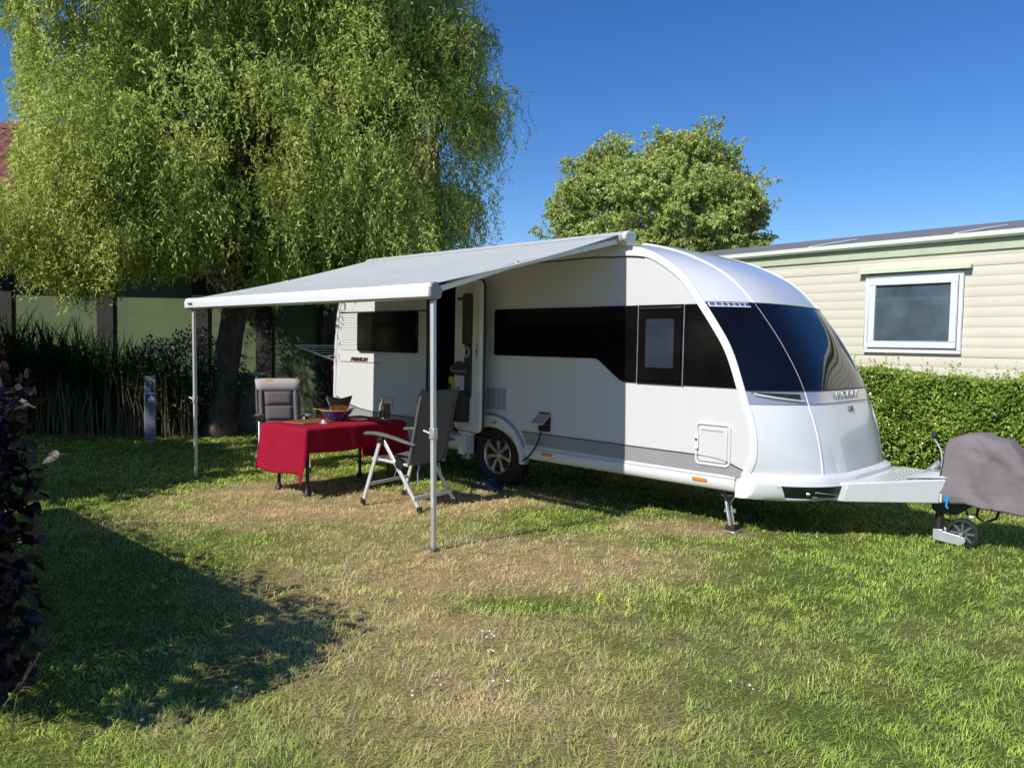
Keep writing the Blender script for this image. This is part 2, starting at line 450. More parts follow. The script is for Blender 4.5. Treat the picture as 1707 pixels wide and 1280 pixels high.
def grass_blades():
    N = 385000
    D = 2.25 + 11.2 * rng.random(N) ** 1.12
    x = (rng.random(N) * 2 - 1) * (0.72 * D + .15)
    y = D
    d = dryness(x, y)
    tall = fbm(x * 1.1 + 7, y * 1.1, 77)
    tuft = fbm(x * 9 + 3, y * 9, 31, 3)
    L = (0.020 + 0.028 * rng.random(N)) * (0.7 + .7 * tall) * (.7 + .6 * tuft)
    L *= np.where(rng.random(N) < .04, 1.6, 1.0)
    Wd = (0.0019 + 0.00058 * (D - 2.2)) * (.7 + .6 * rng.random(N))
    az = (fbm(x * 5, y * 5, 88, 3) - .5) * 14 + rng.normal(size=N) * 1.1
    lean = np.clip(.92 + .30 * rng.normal(size=N) + .25 * d - .25 * (tuft - .5), .15, 1.3)
    hd = np.stack([np.cos(az), np.sin(az), np.zeros(N)], 1)
    tw = az + .5 * (rng.random(N) - .5)
    sd_ = np.stack([-np.sin(tw), np.cos(tw), np.zeros(N)], 1)
    base = np.stack([x, y, bumps(x, y) - .004 + .020 * rng.random(N) ** 1.5], 1)
    up_ = np.array([0, 0, 1.])
    mid = base + (hd * np.sin(lean)[:, None] + up_ * np.cos(lean)[:, None]) * (L * .55)[:, None]
    l2 = lean * 1.0 + .55
    tip = mid + (hd * np.sin(l2)[:, None] + up_ * np.cos(l2)[:, None]) * (L * .45)[:, None]
    V = np.empty((N, 5, 3))
    V[:, 0] = base - sd_ * Wd[:, None] * .5; V[:, 1] = base + sd_ * Wd[:, None] * .5
    V[:, 2] = mid + sd_ * Wd[:, None] * .42; V[:, 3] = mid - sd_ * Wd[:, None] * .42
    V[:, 4] = tip
    i = np.arange(N)[:, None] * 5
    Q = i + np.array([[0, 1, 2, 3]]); T = i + np.array([[3, 2, 4]])
    r = rng.random((N, 1)); m1 = fbm(x * .9, y * .9, 61)[:, None]; m2 = fbm(x * 3.5, y * 3.5, 66)[:, None]
    lush = np.clip((m1 * .7 + m2 * .55 - .38) * 2.4, 0, 1)
    ga = np.array([0.66, 0.78, 0.14]); gb = np.array([0.40, 0.60, 0.085]); gc = np.array([0.92, 0.74, 0.43]); gd_ = np.array([0.74, 0.52, 0.29])
    green = ga * (1 - lush) + gb * lush
    green = green * (.55 + .75 * r) * (.55 + .9 * fbm(x * 16, y * 16, 93, 2)[:, None])
    dryc = (gc * r + gd_ * (1 - r)) * (.65 + .7 * fbm(x * 14, y * 14, 94, 2)[:, None])
    kd = np.clip(d[:, None] * 1.3 + (rng.random((N, 1)) - .5) * (.25 + .9 * np.minimum(1, d[:, None] * 2)), 0, 1)
    stray = (rng.random((N, 1)) < .06)
    kd = np.where(stray, np.maximum(kd, .75), kd)
    c = green * (1 - kd) + dryc * kd
    me = raw_mesh('grass', V.reshape(-1, 3), [Q, T], np.repeat(c, 5, axis=0))
    return place('grass', me, M['grass'])
tag(grass_blades(), 'short mown grass blades covering the lawn', 'grass', kind='stuff')

# ------------------------------------------------------------------ mobile home behind the hedge
HAZ = R(129)
HOFF = 10.5
HN = Vector((math.sin(HAZ), -math.cos(HAZ), 0))
HOME = HN * HOFF
# local frame: x along the wall towards its far (left) end, -y faces ... local y = HAZ+90 (towards the camera), so the wall faces +y
home = empty('mobile_home', (HOME.x, HOME.y, 0), HAZ, 'cream clad mobile home with pale green gutter behind the clipped hedge', 'mobile home')
T0, T1 = -4.0, 9.2
def hb(): return MB()
hb().box(T0, T1, -3.4, -.03, .35, 2.86).build('wall', M['cream'], home)
hb().box(T0 + .1, T1 - .1, -3.3, -.1, 0, .35).build('skirting', M['cream'], home)
zb = 0.36
bl = 0.1262
board_me = {}
WX0, WX1, WZ0, WZ1 = 3.99 - .02, 5.19 + .02, 1.455, 2.505
def board(x0, x1, z, h=bl):
    # lapped profile: bulging face that tucks in at the joint
    prof = [(-.03, z), (.003, z), (.006, z + .012), (.0068, z + h * .4), (.0055, z + h * .75), (.0025, z + h - .0015), (-.03, z + h - .0015)]
    MB().prism(prof, x0, x1, 'x').build('siding_board', M['cream'], home, smooth=50)
z = 1.415 - 8 * bl
while z < 2.76:
    h = bl
    if z + h > 2.80: h = 2.80 - z
    gap = 0.005 if (abs(z - 1.415) < .01 or abs(z - (1.415 + 9 * bl)) < .01) else 0.0
    if z + h > WZ0 and z < WZ1:
        board(T0, WX0, z + gap, h - gap); board(WX1, T1, z + gap, h - gap)
    else:
        board(T0, T1, z + gap, h - gap)
    z += bl
hb().box(T0, T1, -.02, .035, 2.735, 2.87).build('fascia', M['green_trim'], home, bevel=.006)
hb().prism([(-.02, 2.875), (.10, 2.875), (.125, 2.90), (.125, 2.955), (.105, 2.955), (.10, 2.93), (-.02, 2.93)], T0, T1 + .06, 'x').build('gutter', M['gutter'], home)
hb().prism([(.09, 2.945), (.02, 2.955), (-1.75, 3.33), (-3.5, 2.955), (-3.5, 2.90), (-.05, 2.90)], T0, T1, 'x').build('roof', M['felt'], home, smooth=10)
for k, tx in enumerate((6.05, 4.08, 2.0)):
    pts = [(tx, .07, 2.965), (tx - .02, -.1, 3.002), (tx - .16, -.38, 3.065), (tx - .34, -.62, 3.118)]
    MB().tube(pts, [.035, .03, .022, .012], 6, flat=.35).build('roof_strap', M['upvc'], home)
# window with its frame, sash, pane and drip cap
wf = MB()
for a in ((WX0, WX1, WZ0, WZ0 + .045), (WX0, WX1, WZ1 - .045, WZ1), (WX0, WX0 + .05, WZ0 + .045, WZ1 - .045), (WX1 - .05, WX1, WZ0 + .045, WZ1 - .045)):
    wf.box(a[0], a[1], -.05, .045, a[2], a[3])
wfo = wf.build('window', M['upvc'], home, bevel=.005)
sa = MB(); i0, i1, j0, j1 = WX0 + .056, WX1 - .056, WZ0 + .068, WZ1 - .052
for a in ((i0, i1, j0, j0 + .085), (i0, i1, j1 - .085, j1), (i0, i0 + .085, j0 + .085, j1 - .085), (i1 - .085, i1, j0 + .085, j1 - .085)):
    sa.box(a[0], a[1], -.02, .062, a[2], a[3])
sa.build('sash', M['upvc'], wfo, bevel=.006)
MB().box(i0 + .08, i1 - .08, 0, .03, j0 + .08, j1 - .08).build('pane', M['pane'], wfo)
MB().prism([(.0, 2.585), (.06, 2.575), (.105, 2.535), (.108, 2.525), (.0, 2.525)], WX0 - .09, WX1 + .09, 'x').build('drip_cap', M['green_trim'], home)

# ------------------------------------------------------------------ house behind the willow
house = empty('house', (-4.2, 14.1, 0), R(2.0), 'pale green rendered house with dark timber posts and clay tile roof', 'house')
MB().box(-8, 2.4, 0, 6, 0, 3.35).build('wall', M['hgreen'], house)
for px_ in (-7.6, -5.0, -3.2, -1.5, -0.35, 0.75, 2.2):
    MB().box(px_ - .15, px_ + .15, -.05, .0, 0, 3.3).build('timber_post', M['timber'], house, bevel=.008)
MB().box(-8, 2.4, -.045, 0, 3.18, 3.34).build('timber_beam', M['timber'], house, bevel=.008)
RP = R(40); RX0, RX1 = -8.3, 2.6
def roofpt(x, u, h=0): # u metres up the slope from the eave
    return (x, -.55 + u * math.cos(RP) - h * math.sin(RP), 3.08 + u * math.sin(RP) + h * math.cos(RP))
rf = MB()
rf.add([roofpt(RX0, 0), roofpt(RX1, 0), roofpt(RX1, 4.35), roofpt(RX0, 4.35), roofpt(RX0, 0, -.1), roofpt(RX1, 0, -.1), roofpt(RX1, 4.35, -.1), roofpt(RX0, 4.35, -.1)],
       [(0, 1, 2, 3), (7, 6, 5, 4), (0, 4, 5, 1), (3, 2, 6, 7), (1, 5, 6, 2), (0, 3, 7, 4)])
rf.add([roofpt(RX0, 4.35), roofpt(RX1, 4.35), (RX1, 6.4, 3.0), (RX0, 6.4, 3.0)], [(0, 1, 2, 3)])
rfo = rf.build('roof', M['tile'], house, smooth=0)
MB().tube([(RX0, -.60, 3.02), (RX1, -.60, 3.02)], .06, 8).build('gutter', M['timber'], house)
# pantiles: one part each over the stretch that shows beside and through the willow
tw, tl = .22, .33
prof = [(-.5, .0), (-.42, .03), (-.25, .055), (-.06, .03), (.1, .0), (.3, -.008), (.5, .004)]
tv = []
for i in (0, 1):
    for a, hh in prof: tv.append((a * tw * 1.06, i * tl * 1.12, hh + .018 * (1 - i) + .012))
for a, hh in prof: tv.append((a * tw * 1.06, 0, hh))
k7 = len(prof)
tf = [(j, j + 1, k7 + j + 1, k7 + j) for j in range(k7 - 1)] + [(2 * k7 + j, 2 * k7 + j + 1, j + 1, j) for j in range(k7 - 1)]
tme = MB().add(tv, tf).mesh('roof_tile', 40)
tme.materials.append(M['tile'])
nt_ = 0
tjoin = MB()
for row in range(13):
    for cidx in range(int((RX1 - RX0) / tw)):
        xx = RX0 + (cidx + .5) * tw
        loc = Vector(roofpt(xx, row * tl - .03, .004))
        e = Matrix.Translation(loc) @ Euler((RP + R(random.uniform(-1.5, 1.5)), 0, R(random.uniform(-1.2, 1.2)))).to_matrix().to_4x4()
        if xx < -4.0 and nt_ < 296:
            o = bpy.data.objects.new('roof_tile', tme); COL.objects.link(o); o.parent = house
            o.matrix_local = e; nt_ += 1
        else:
            tjoin.add([e @ Vector(v) for v in tv], tf)
tag(tjoin.build('roof_tiles', M['tile'], house, smooth=40, fix=False), kind='stuff')
for k in range(24):
    xx = RX0 + k * .45
    p0, p1 = Vector(roofpt(xx, 4.35, .03)), Vector(roofpt(xx + .47, 4.35, .02))
    MB().tube([p0, p1], [.11, .10], 8).build('ridge_tile', M['tile'], house)

# ------------------------------------------------------------------ caravan
CTH = -0.7728
CX, CY = -0.1927, 7.868
FV = Vector((math.cos(CTH), math.sin(CTH), 0)); NV = Vector((math.sin(CTH), -math.cos(CTH), 0))
def Wd(s, o, z): return Vector((CX, CY, 0)) + FV * s + NV * o + Vector((0, 0, z))
CV = empty('caravan', (CX, CY, 0), CTH, 'white touring caravan with black window band, open door and awning', 'caravan')
BW = 2.06
KP = np.array([
    (2.83, .47, 3.34, .47, 3.8), (2.89, .60, 3.315, .60, 3.7), (2.90, .76, 3.275, .78, 3.6), (2.86, .95, 3.22, .95, 3.6),
    (2.82, 1.05, 3.185, 1.05, 3.5), (2.785, 1.15, 3.15, 1.15, 3.5), (2.64, 1.51, 2.955, 1.51, 3.2), (2.52, 1.69, 2.835, 1.69, 3.0),
    (2.41, 1.84, 2.72, 1.845, 2.8), (2.23, 2.06, 2.47, 2.085, 2.5), (2.06, 2.19, 2.22, 2.22, 2.4), (1.88, 2.285, 1.95, 2.325, 2.3),
    (1.70, 2.335, 1.65, 2.41, 2.3), (1.49, 2.365, 1.35, 2.465, 2.3), (.8, 2.375, .7, 2.50, 2.3), (-.7, 2.375, -.7, 2.51, 2.3), (-2.2, 2.37, -2.2, 2.49, 2.3),
    (-2.6, 2.30, -2.7, 2.40, 2.6), (-2.79, 2.10, -2.88, 2.18, 3), (-2.86, 1.9, -2.95, 1.92, 4), (-2.93, 1.45, -3.02, 1.45, 5), (-2.95, 1.1, -3.05, 1.1, 5),
    (-2.93, .6, -3.03, .6, 5), (-2.88, .45, -2.98, .45, 5)])
CH = np.concatenate([[0], np.cumsum(np.hypot(np.diff(KP[:, 0]), np.diff(KP[:, 1])))])
TG = np.zeros_like(KP)
for i in range(len(KP)):
    if i == 0: TG[i] = (KP[1] - KP[0]) / (CH[1] - CH[0])
    elif i == len(KP) - 1: TG[i] = (KP[-1] - KP[-2]) / (CH[-1] - CH[-2])
    else:
        d0 = (KP[i] - KP[i - 1]) / (CH[i] - CH[i - 1]); d1 = (KP[i + 1] - KP[i]) / (CH[i + 1] - CH[i])
        h0, h1 = CH[i] - CH[i - 1], CH[i + 1] - CH[i]
        TG[i] = (d0 * h1 + d1 * h0) / (h0 + h1)
def kp(t):  # t = key index, fractional
    i = min(int(t), len(KP) - 2); u = t - i; h = CH[i + 1] - CH[i]
    return ((2 * u**3 - 3 * u**2 + 1) * KP[i] + (u**3 - 2 * u**2 + u) * h * TG[i] + (-2 * u**3 + 3 * u**2) * KP[i + 1] + (u**3 - u**2) * h * TG[i + 1])
def surf(t, v, off=0.0):
    a = kp(t); wgt = 1 - abs(v) ** a[4]
    s = a[0] + (a[2] - a[0]) * wgt; z = a[1] + (a[3] - a[1]) * wgt
    P = Vector((s, BW / 2 + v * BW / 2, z))
    if off:
        e = 1e-3
        v1, v0 = min(v + e, 1), max(v - e, -1); t1, t0 = min(t + e, len(KP) - 1.001), max(t - e, 0)
        n = (surf(t1, v) - surf(t0, v)).cross(surf(t, v1) - surf(t, v0))
        n.normalize()
        if n.dot(P - Vector((0, BW / 2, 1.3))) < 0: n = -n
        P += n * off
    return P
def vpar(u):
    s = u * 2 - 1
    return math.copysign(1 - (1 - abs(s)) ** 2.0, s)
def shell(name, t0, t1, material, parent, off=0.0, nv=44, v0=-1, v1=1, per=5):
    n = max(2, int(round((t1 - t0) * per)))
    return MB().grid(lambda a, b: surf(t0 + (t1 - t0) * a, max(v0, min(v1, vpar(b))), off), n, nv).build(name, material, parent, smooth=40)
shell('front_panel', 0, 4, M['grp'], CV)
sband = shell('silver_band', 4.0, 5.0, M['silver'], CV, off=.004)
screen = shell('windscreen', 5.0, 8.0, M['glass'], CV, off=.003)
roof = shell('roof', 8.0, 17.0, M['grp'], CV)
shell('rear_panel', 17.0, 23, M['white'], CV)
# ribs where the front mouldings meet
def rib(v, t0, t1, r, material, parent, n=30, off=.002):
    MB().tube([surf(t0 + (t1 - t0) * i / n, v, off) for i in range(n + 1)], r, 6).build('moulding', material, parent)
for v in (-.62, .62):
    rib(v, 0, 4, .007, M['white'], CV); rib(v, 8, 12.5, .008, M['white'], roof)
    rib(v, 4, 5, .005, M['white'], sband, 8, .004); rib(v, 5.02, 7.98, .0035, M['stripe'], screen, 16, .003)
# dark seal round the windscreen
for t in (5.0, 8.0):
    MB().tube([surf(t, vpar(i / 50) * .995, .004) for i in range(51)], .006, 6).build('seal', M['black'], screen)
MB().tube([surf(4.0, vpar(i / 50), .003) for i in range(51)], .004, 6).build('seal', M['stripe'], sband)
# marker lights strip at the windscreen's upper corner
ls = MB(); prev = None
cells = []
for i in range(7):
    va = -.985 + i * .042
    cells.append((va, va + .034))
lso = MB().grid(lambda a, b: surf(7.74 + .23 * a, -.99 + .30 * b, .010), 2, 20).build('light_strip', M['clear_lens'], screen)
for va, vb in cells:
    MB().grid(lambda a, b: surf(7.79 + .14 * a, va + (vb - va) * b, .015 + .006 * math.sin(PI * a)), 4, 3).build('lamp_cell', M['chrome'], lso)
# grab handle: scooped pocket with a white lip
hs = MB().grid(lambda a, b: surf(4.90 - (.05 + .55 * (b ** .8) * (1 - .25 * b)) * a - .15 * b, -.975 + .30 * b, .0075), 6, 16)
gh = hs.build('grab_handle', M['brown_plastic'], sband)
MB().grid(lambda a, b: surf(4.86 - .72 * (b ** .8) * (1 - .2 * b) - .22 * a * (1.1 - .3 * b), -.965 + .31 * b, .010 + .014 * math.sin(PI * a)), 5, 16).build('handle_lip', M['white'], gh)
# maker's lettering, chromed, and the little latch below
for ch, yy in zip('HOBBY', (0.80, .915, 1.02, 1.12, 1.21)):
    v = (yy - BW / 2) / (BW / 2)
    P = surf(4.26, v, .010)
    n = surf(4.26, v, .02) - surf(4.26, v, .0)
    text('chrome_letter', ch, .095, M['alu'], sband, P, (R(90), 0, R(90) + math.atan2(n.y, n.x)), .004, bold=.0)
P = surf(3.45, -.02, .004)
lt = MB().prism(rrect(-.055, .055, -.022, .022, .008, 3), -.006, .006, 'x').build('latch', M['chrome'], CV, P, (0, R(-6), 0))
MB().box(.006, .010, -.033, .033, -.012, .012).build('latch_key', M['stripe'], lt)

# --- side wall (outline with door opening and wheel arch)
D0, D1, DZ0, DZ1 = -1.06, -.53, .53, 2.13
prof_pts = [(kp(t)[0], kp(t)[1]) for t in np.linspace(0, 23, 140)]
AR = .425
arch = [(AR * math.cos(a), .31 + (.335) * math.sin(a)) for a in np.linspace(R(22), R(158), 22)]
outline = [(-2.86, .44), (D0, .44), (D0, DZ1), (D1, DZ1), (D1, .44)] + [(-AR * .93, .44)] + arch[::-1] + [(AR * .93, .44), (2.80, .44)]
poly = outline + prof_pts[1:-1]
def plate(poly, y0, y1):
    bm = bmesh.new()
    vs_ = [bm.verts.new((s, y0, z)) for s, z in poly]
    f = bm.faces.new(vs_)
    r_ = bmesh.ops.extrude_face_region(bm, geom=[f])
    for e in r_['geom']:
        if isinstance(e, bmesh.types.BMVert): e.co.y = y1
    bmesh.ops.triangulate(bm, faces=bm.faces)
    bmesh.ops.recalc_face_normals(bm, faces=bm.faces)
    me = bpy.data.meshes.new('p'); bm.to_mesh(me); bm.free()
    return me
sw = place('side_wall', plate(poly, 0.0, .03), M['wall'], CV)
fw_ = place('side_wall', plate([(-2.86, .44), (2.80, .44)] + prof_pts[1:-1], BW - .03, BW), M['wall'], CV)
# white edge trim following the profile, wider along the roof
def trim_strip(side):
    mb = MB()
    ts = np.linspace(0.0, 22.6, 170)
    y_out = -.013 if side == 0 else BW + .013
    y_in = .03 if side == 0 else BW - .03
    y_w = .002 if side == 0 else BW - .002
    rows = []
    for t in ts:
        a = kp(t); e = kp(min(t + .02, 22.99)) - kp(max(t - .02, 0))
        n = np.array([-e[1], e[0]]); n /= np.linalg.norm(n)
        wd = .062 + .045 * np.clip((t - 11) / 2, 0, 1) * np.clip((18.5 - t) / 2, 0, 1)
        q = np.array([a[0], a[1]]) + n * wd
        o_ = np.array([a[0], a[1]]) - n * .004
        rows.append([(o_[0], y_in, o_[1]), (o_[0], y_out * .4, o_[1]), (o_[0] + n[0] * .012, y_out, o_[1] + n[1] * .012), (q[0] - n[0] * .006, y_out, q[1] - n[1] * .006), (q[0], y_w, q[1])])
    vv = [p for r_ in rows for p in r_]
    ff = [(i * 5 + j, i * 5 + j + 1, (i + 1) * 5 + j + 1, (i + 1) * 5 + j) for i in range(len(rows) - 1) for j in range(4)]
    return mb.add(vv, ff).build('edge_trim', M['white'], CV, smooth=50)
trim_strip(0); trim_strip(1)
# dark seam under the roof moulding
sm = []
for t in np.linspace(11.2, 16.6, 60):
    a = kp(t); e = kp(t + .02) - kp(t - .02); n = np.array([-e[1], e[0]]); n /= np.linalg.norm(n)
    wd = .066 + .045 * np.clip((t - 11) / 2, 0, 1)
    sm.append((a[0] + n[0] * wd, -.003, a[1] + n[1] * wd))
MB().tube(sm, .005, 5).build('roof_seam', M['black'], CV)
# underfloor and cabin box coloured dark in place of shade behind the door
MB().box(-2.75, 2.7, .12, BW - .12, .36, .47).build('chassis', M['black'], CV)
ib = MB()
ib.box(-1.55, .05, 1.25, 1.28, .5, 2.25); ib.box(-1.58, -1.55, .05, 1.25, .5, 2.25); ib.box(.05, .08, .05, 1.25, .5, 2.25)
ib.box(-1.55, .05, .05, 1.25, 2.22, 2.25); ib.box(-1.55, .05, .035, 1.25, .48, .50)
ib.build('cabin', M['brown_plastic'], CV)
# door frame seal round the opening
dfp = rrect(D0, D1, .5, DZ1, .07, 4)
MB().tube([(a, -.004, b) for a, b in dfp] + [(dfp[0][0], -.004, dfp[0][1])], .014, 6, cap=False).build('door_frame', M['black'], CV)
MB().prism(rrect(D0 - .035, D1 + .035, .47, DZ1 + .035, .09, 5), -.006, -.001).build('door_frame', M['wall'], CV) if False else None

# --- open door (hinged at its front edge, folded forward along the wall)
DW = .565; DA = R(14)
dz0, dz1 = .565, 2.115
door = MB().prism(rrect(0, DW, dz0, dz1, .075, 6), -.038, 0).build('door', M['white'], CV, (D1 + .005, -.028, 0), (0, 0, -DA), bevel=.008)
dp = rrect(-.004, DW + .004, dz0 - .004, dz1 + .004, .08, 6)
MB().tube([(a, .004, b) for a, b in dp] + [(dp[0][0], .004, dp[0][1])], .012, 6, cap=False).build('seal', M['black'], door)
MB().prism(rrect(.05, DW - .13, dz0 + .07, dz1 - .09, .04, 4), -.046, -.037).build('inner_panel', M['ceramic_white'], door, bevel=.004)
MB().prism(rrect(.115, .275, 1.26, 1.95, .02, 3), -.052, -.045).build('blind', M['ceramic_white'], door)
for k in range(26):
    MB().prism([(.12, 1.27 + k * .026), (.27, 1.27 + k * .026), (.27, 1.283 + k * .026), (.12, 1.283 + k * .026)], -.058, -.051).build('blind_pleat', M['ceramic_white'], door)
MB().prism(rrect(.10, .29, 1.925, 1.95, .008, 2), -.066, -.045).build('blind_rail', M['brown_plastic'], door)
MB().prism(rrect(.275, .415, 1.46, 1.985, .03, 4), -.10, -.045).build('blind_cassette', M['brown_plastic'], door, bevel=.012)
MB().prism(rrect(.285, .41, .92, 1.46, .02, 3), -.072, -.045).build('latch_cover', M['brown_plastic'], door, bevel=.006)
MB().tube([(.36 + .042 * math.cos(a), -.082, 1.385 + .05 * math.sin(a)) for a in np.linspace(0, 2 * PI, 17)], .008, 6, cap=False).build('handle', M['galv'], door)
MB().prism([(.05, 1.145), (.40, 1.145), (.40, 1.25), (.30, 1.255), (.2, 1.29), (.12, 1.255), (.05, 1.24)], -.115, -.046).build('shelf', M['black'], door, bevel=.008)
MB().tube([(.05, -.12, 1.20), (.2, -.128, 1.185), (.40, -.12, 1.19)], .006, 6).build('shelf_rail', M['galv'], door)
bn = MB()
bprof = [(-.015, -.047), (-.015, -.12), (.04, -.165), (.18, -.18), (.32, -.165), (.38, -.12), (.38, -.047)]
bn.add([(a, b, .985) for a, b in bprof] + [(.02 + (a) * .9, b * .92, .665) for a, b in bprof],
       [(i, i + 1, i + 8, i + 7) for i in range(6)] + [tuple(range(6, -1, -1)), tuple(range(7, 14))])
bn.build('waste_bin', M['black'], door, smooth=50, bevel=.006)
MB().prism(rrect(.475, .52, 1.33, 1.47, .006, 2), -.047, -.037).build('lock_plate', M['galv'], door)
MB().box(.487, .508, -.051, -.046, 1.385, 1.41).build('lock_bolt', M['black'], door)
for hz in (1.52, .92):
    MB().prism(rrect(.418, .438, hz, hz + .03, .004, 2), -.056, -.045).build('catch', M['ceramic_white'], door)

# --- window band on the side
def sheet(name, poly, y0, y1, material, parent, bevel=0.0, sm_=30):
    return MB().prism(poly, y0, y1).build(name, material, parent, smooth=sm_, bevel=bevel)
fe = []
for zz in np.linspace(1.165, 1.828, 12):
    t = np.interp(zz, [KP[5][1], KP[6][1], KP[7][1], KP[8][1]], [5, 6, 7, 8])
    a = kp(t); e = kp(t + .02) - kp(t - .02); n = np.array([-e[1], e[0]]); n /= np.linalg.norm(n)
    fe.append((a[0] + n[0] * .060, zz))
S1, S2 = 1.787, 2.235
sheet('side_window', [(0.012, 1.375), (0.03, 1.36), (1.322, 1.36), (1.36, 1.345), (1.60, 1.175), (1.64, 1.163), (S1 - .004, 1.163), (S1 - .004, 1.828), (0.03, 1.824), (.012, 1.81)], -.012, .0, M['glass_side'], CV, .004)
sheet('side_window', [(S2 + .004, 1.163)] + fe + [(S2 + .004, 1.828)], -.012, .0, M['glass_side'], CV, .003)
mw = sheet('side_window', [(S1, 1.160), (S2, 1.160), (S2, 1.829), (S1, 1.829)], -.016, .0, M['glass_side'], CV, .004)
sheet('window_frame', rrect(S1 + .025, S2 - .02, 1.19, 1.775, .03, 4), -.026, -.0155, M['glass_side'], mw, .003)
sheet('pane', rrect(S1 + .085, S2 - .085, 1.30, 1.71, .015, 3), -.0285, -.0255, M['pane_smoke'], mw, 0, 0)
for sx_ in (S1 - .002, S2 + .002):
    MB().tube([(sx_, -.017, 1.160), (sx_, -.017, 1.829)], .0045, 6).build('window_trim', M['galv'], mw)
MB().box(S1 + .02, S2 - .02, -.030, -.016, 1.79, 1.812).build('hinge_rail', M['black'], mw, bevel=.004)
# ribbed panel and rear window
def ribbed(x0, x1, z0, z1, n):
    mb = MB()
    st = (z1 - z0) / n
    for k in range(n):
        mb.prism([(-.001, z0 + k * st), (-.009, z0 + (k + .25) * st), (-.009, z0 + (k + .7) * st), (-.001, z0 + (k + .9) * st)], x0, x1, 'x')
    o = mb.build('ribbed_panel', M['wall'], CV, smooth=20, fix=False)
    o.location = (0, 0, 0)
    return tag(o, kind='stuff')
def yz_fix(o):
    return o
ribbed(-2.80, -2.41, 1.365, 1.825, 15); ribbed(-1.215, -1.075, 1.365, 1.825, 15)
ribbed(-.10, .0, 1.365, 1.825, 15)
MB().box(-2.80, -1.075, -.006, -.001, 1.828, 1.842).build('pinstripe', M['black'], CV)
rw = sheet('rear_side_window', rrect(-2.40, -1.225, 1.352, 1.832, .035, 5), -.034, 0, M['glass_side'], CV, .010)
sheet('window_frame', rrect(-2.37, -1.255, 1.385, 1.745, .03, 4), -.038, -.033, M['glass_side'], rw, .003)
MB().box(-1.075, -1.068, -.006, -.001, .62, 2.2).build('pinstripe', M['stripe'], CV)
# lettering
text('premium_lettering', 'PREMIUM', .060, M['ink'], CV, (-2.395, -.004, 1.233), (R(90), 0, 0), .0015, shear=.35, sx=1.42, bold=.004)
MB().prism([(-2.80, 1.214), (-2.79, 1.222), (-1.97, 1.222), (-1.955, 1.215)], -.004, -.001).build('underline', M['red_print'], CV)
# service hatch near the door, socket box, vent, front locker
sheet('service_flap', rrect(-1.84, -1.70, .68, .815, .012, 3), -.006, 0, M['wall'], CV, .003)
for q in (rrect(-1.845, -1.695, .675, .82, .014, 3),):
    MB().tube([(a, -.002, b) for a, b in q] + [(q[0][0], -.002, q[0][1])], .003, 5, cap=False).build('flap_seam', M['stripe'], CV)
vent = sheet('vent_grille', rrect(-.10, .215, .79, 1.045, .02, 4), -.012, 0, M['wall'], CV, .004)
for k in range(15):
    z_ = .812 + k * .0145
    MB().box(-.085, .20, -.0135, -.0115, z_, z_ + .0065).build('vent_slot', M['black'], vent)
for sx_ in (-.02, .057, .13):
    MB().box(sx_, sx_ + .006, -.0155, -.0135, .81, 1.026).build('vent_bar', M['wall'], vent)
sk = MB().prism([(-.07, -.09), (.07, -.09), (.07, .09), (-.07, .09)], -.02, 0).build('socket_box', M['black'], CV, (.725, 0, .735))
MB().prism([(0, .085), (-.012, .085), (-.125, -.005), (-.122, -.018), (-.11, -.014), (0, .07)], -.075, .075, 'x').build('socket_lid', M['silver'], sk, bevel=.003)
ff0, ff1, fz0, fz1 = 2.372, 2.682, .535, .875
fl_ = sheet('locker_door', rrect(ff0 + .038, ff1 - .038, fz0 + .04, fz1 - .04, .012, 3), -.010, 0, M['wall'], CV, .003)
fr_ = MB()
for q, r_ in ((rrect(ff0 + .008, ff1 - .008, fz0 + .008, fz1 - .008, .03, 5), .011), (rrect(ff0 + .034, ff1 - .034, fz0 + .036, fz1 - .036, .016, 4), .006)):
    fr_.tube([(a, -.005, b) for a, b in q] + [(q[0][0], -.005, q[0][1])], r_, 8, cap=False)
fr_.build('locker_frame', M['white'], fl_)
MB().box(ff0 + .05, ff1 - .06, -.0125, -.0098, fz1 - .062, fz1 - .056).build('locker_seam', M['stripe'], fl_)
MB().prism(rrect(ff0 - .004, ff0 + .034, .655, .785, .014, 4), -.026, -.004).build('locker_catch', M['white'], fl_, bevel=.004)
MB().lathe([(0, 0), (.010, 0), (.010, .004), (0, .004)], (ff0 + .016, -.031, .735), 10, 'y').build('lock', M['ink'], fl_)
# grey stripe and black pinstripe, broken by the wheel arch
str_f = [(.47, .492), (2.66, .476), (2.745, .462), (2.80, .475), (2.80, .525), (2.70, .565), (2.60, .592), (2.50, .602), (2.362, .609), (.42, .613), (.455, .55)]
sheet('stripe', str_f, -.004, .0, M['stripe'], CV)
top_f = [(.425, .615), (2.362, .611), (2.50, .604), (2.60, .594), (2.70, .567), (2.81, .525)]
MB().tube([(a, -.006, b) for a, b in top_f], .007, 6, flat=.5).build('pinstripe', M['black'], CV)
str_r = [(-2.885, .47), (D0 - .01, .47), (D0 - .01, .612), (-1.39, .614), (-2.05, .622), (-2.35, .645), (-2.62, .69), (-2.885, .77)]
sheet('stripe', str_r, -.004, 0, M['stripe'], CV)
MB().tube([(a, -.006, b) for a, b in str_r[2:]], .007, 6, flat=.5).build('pinstripe', M['black'], CV)
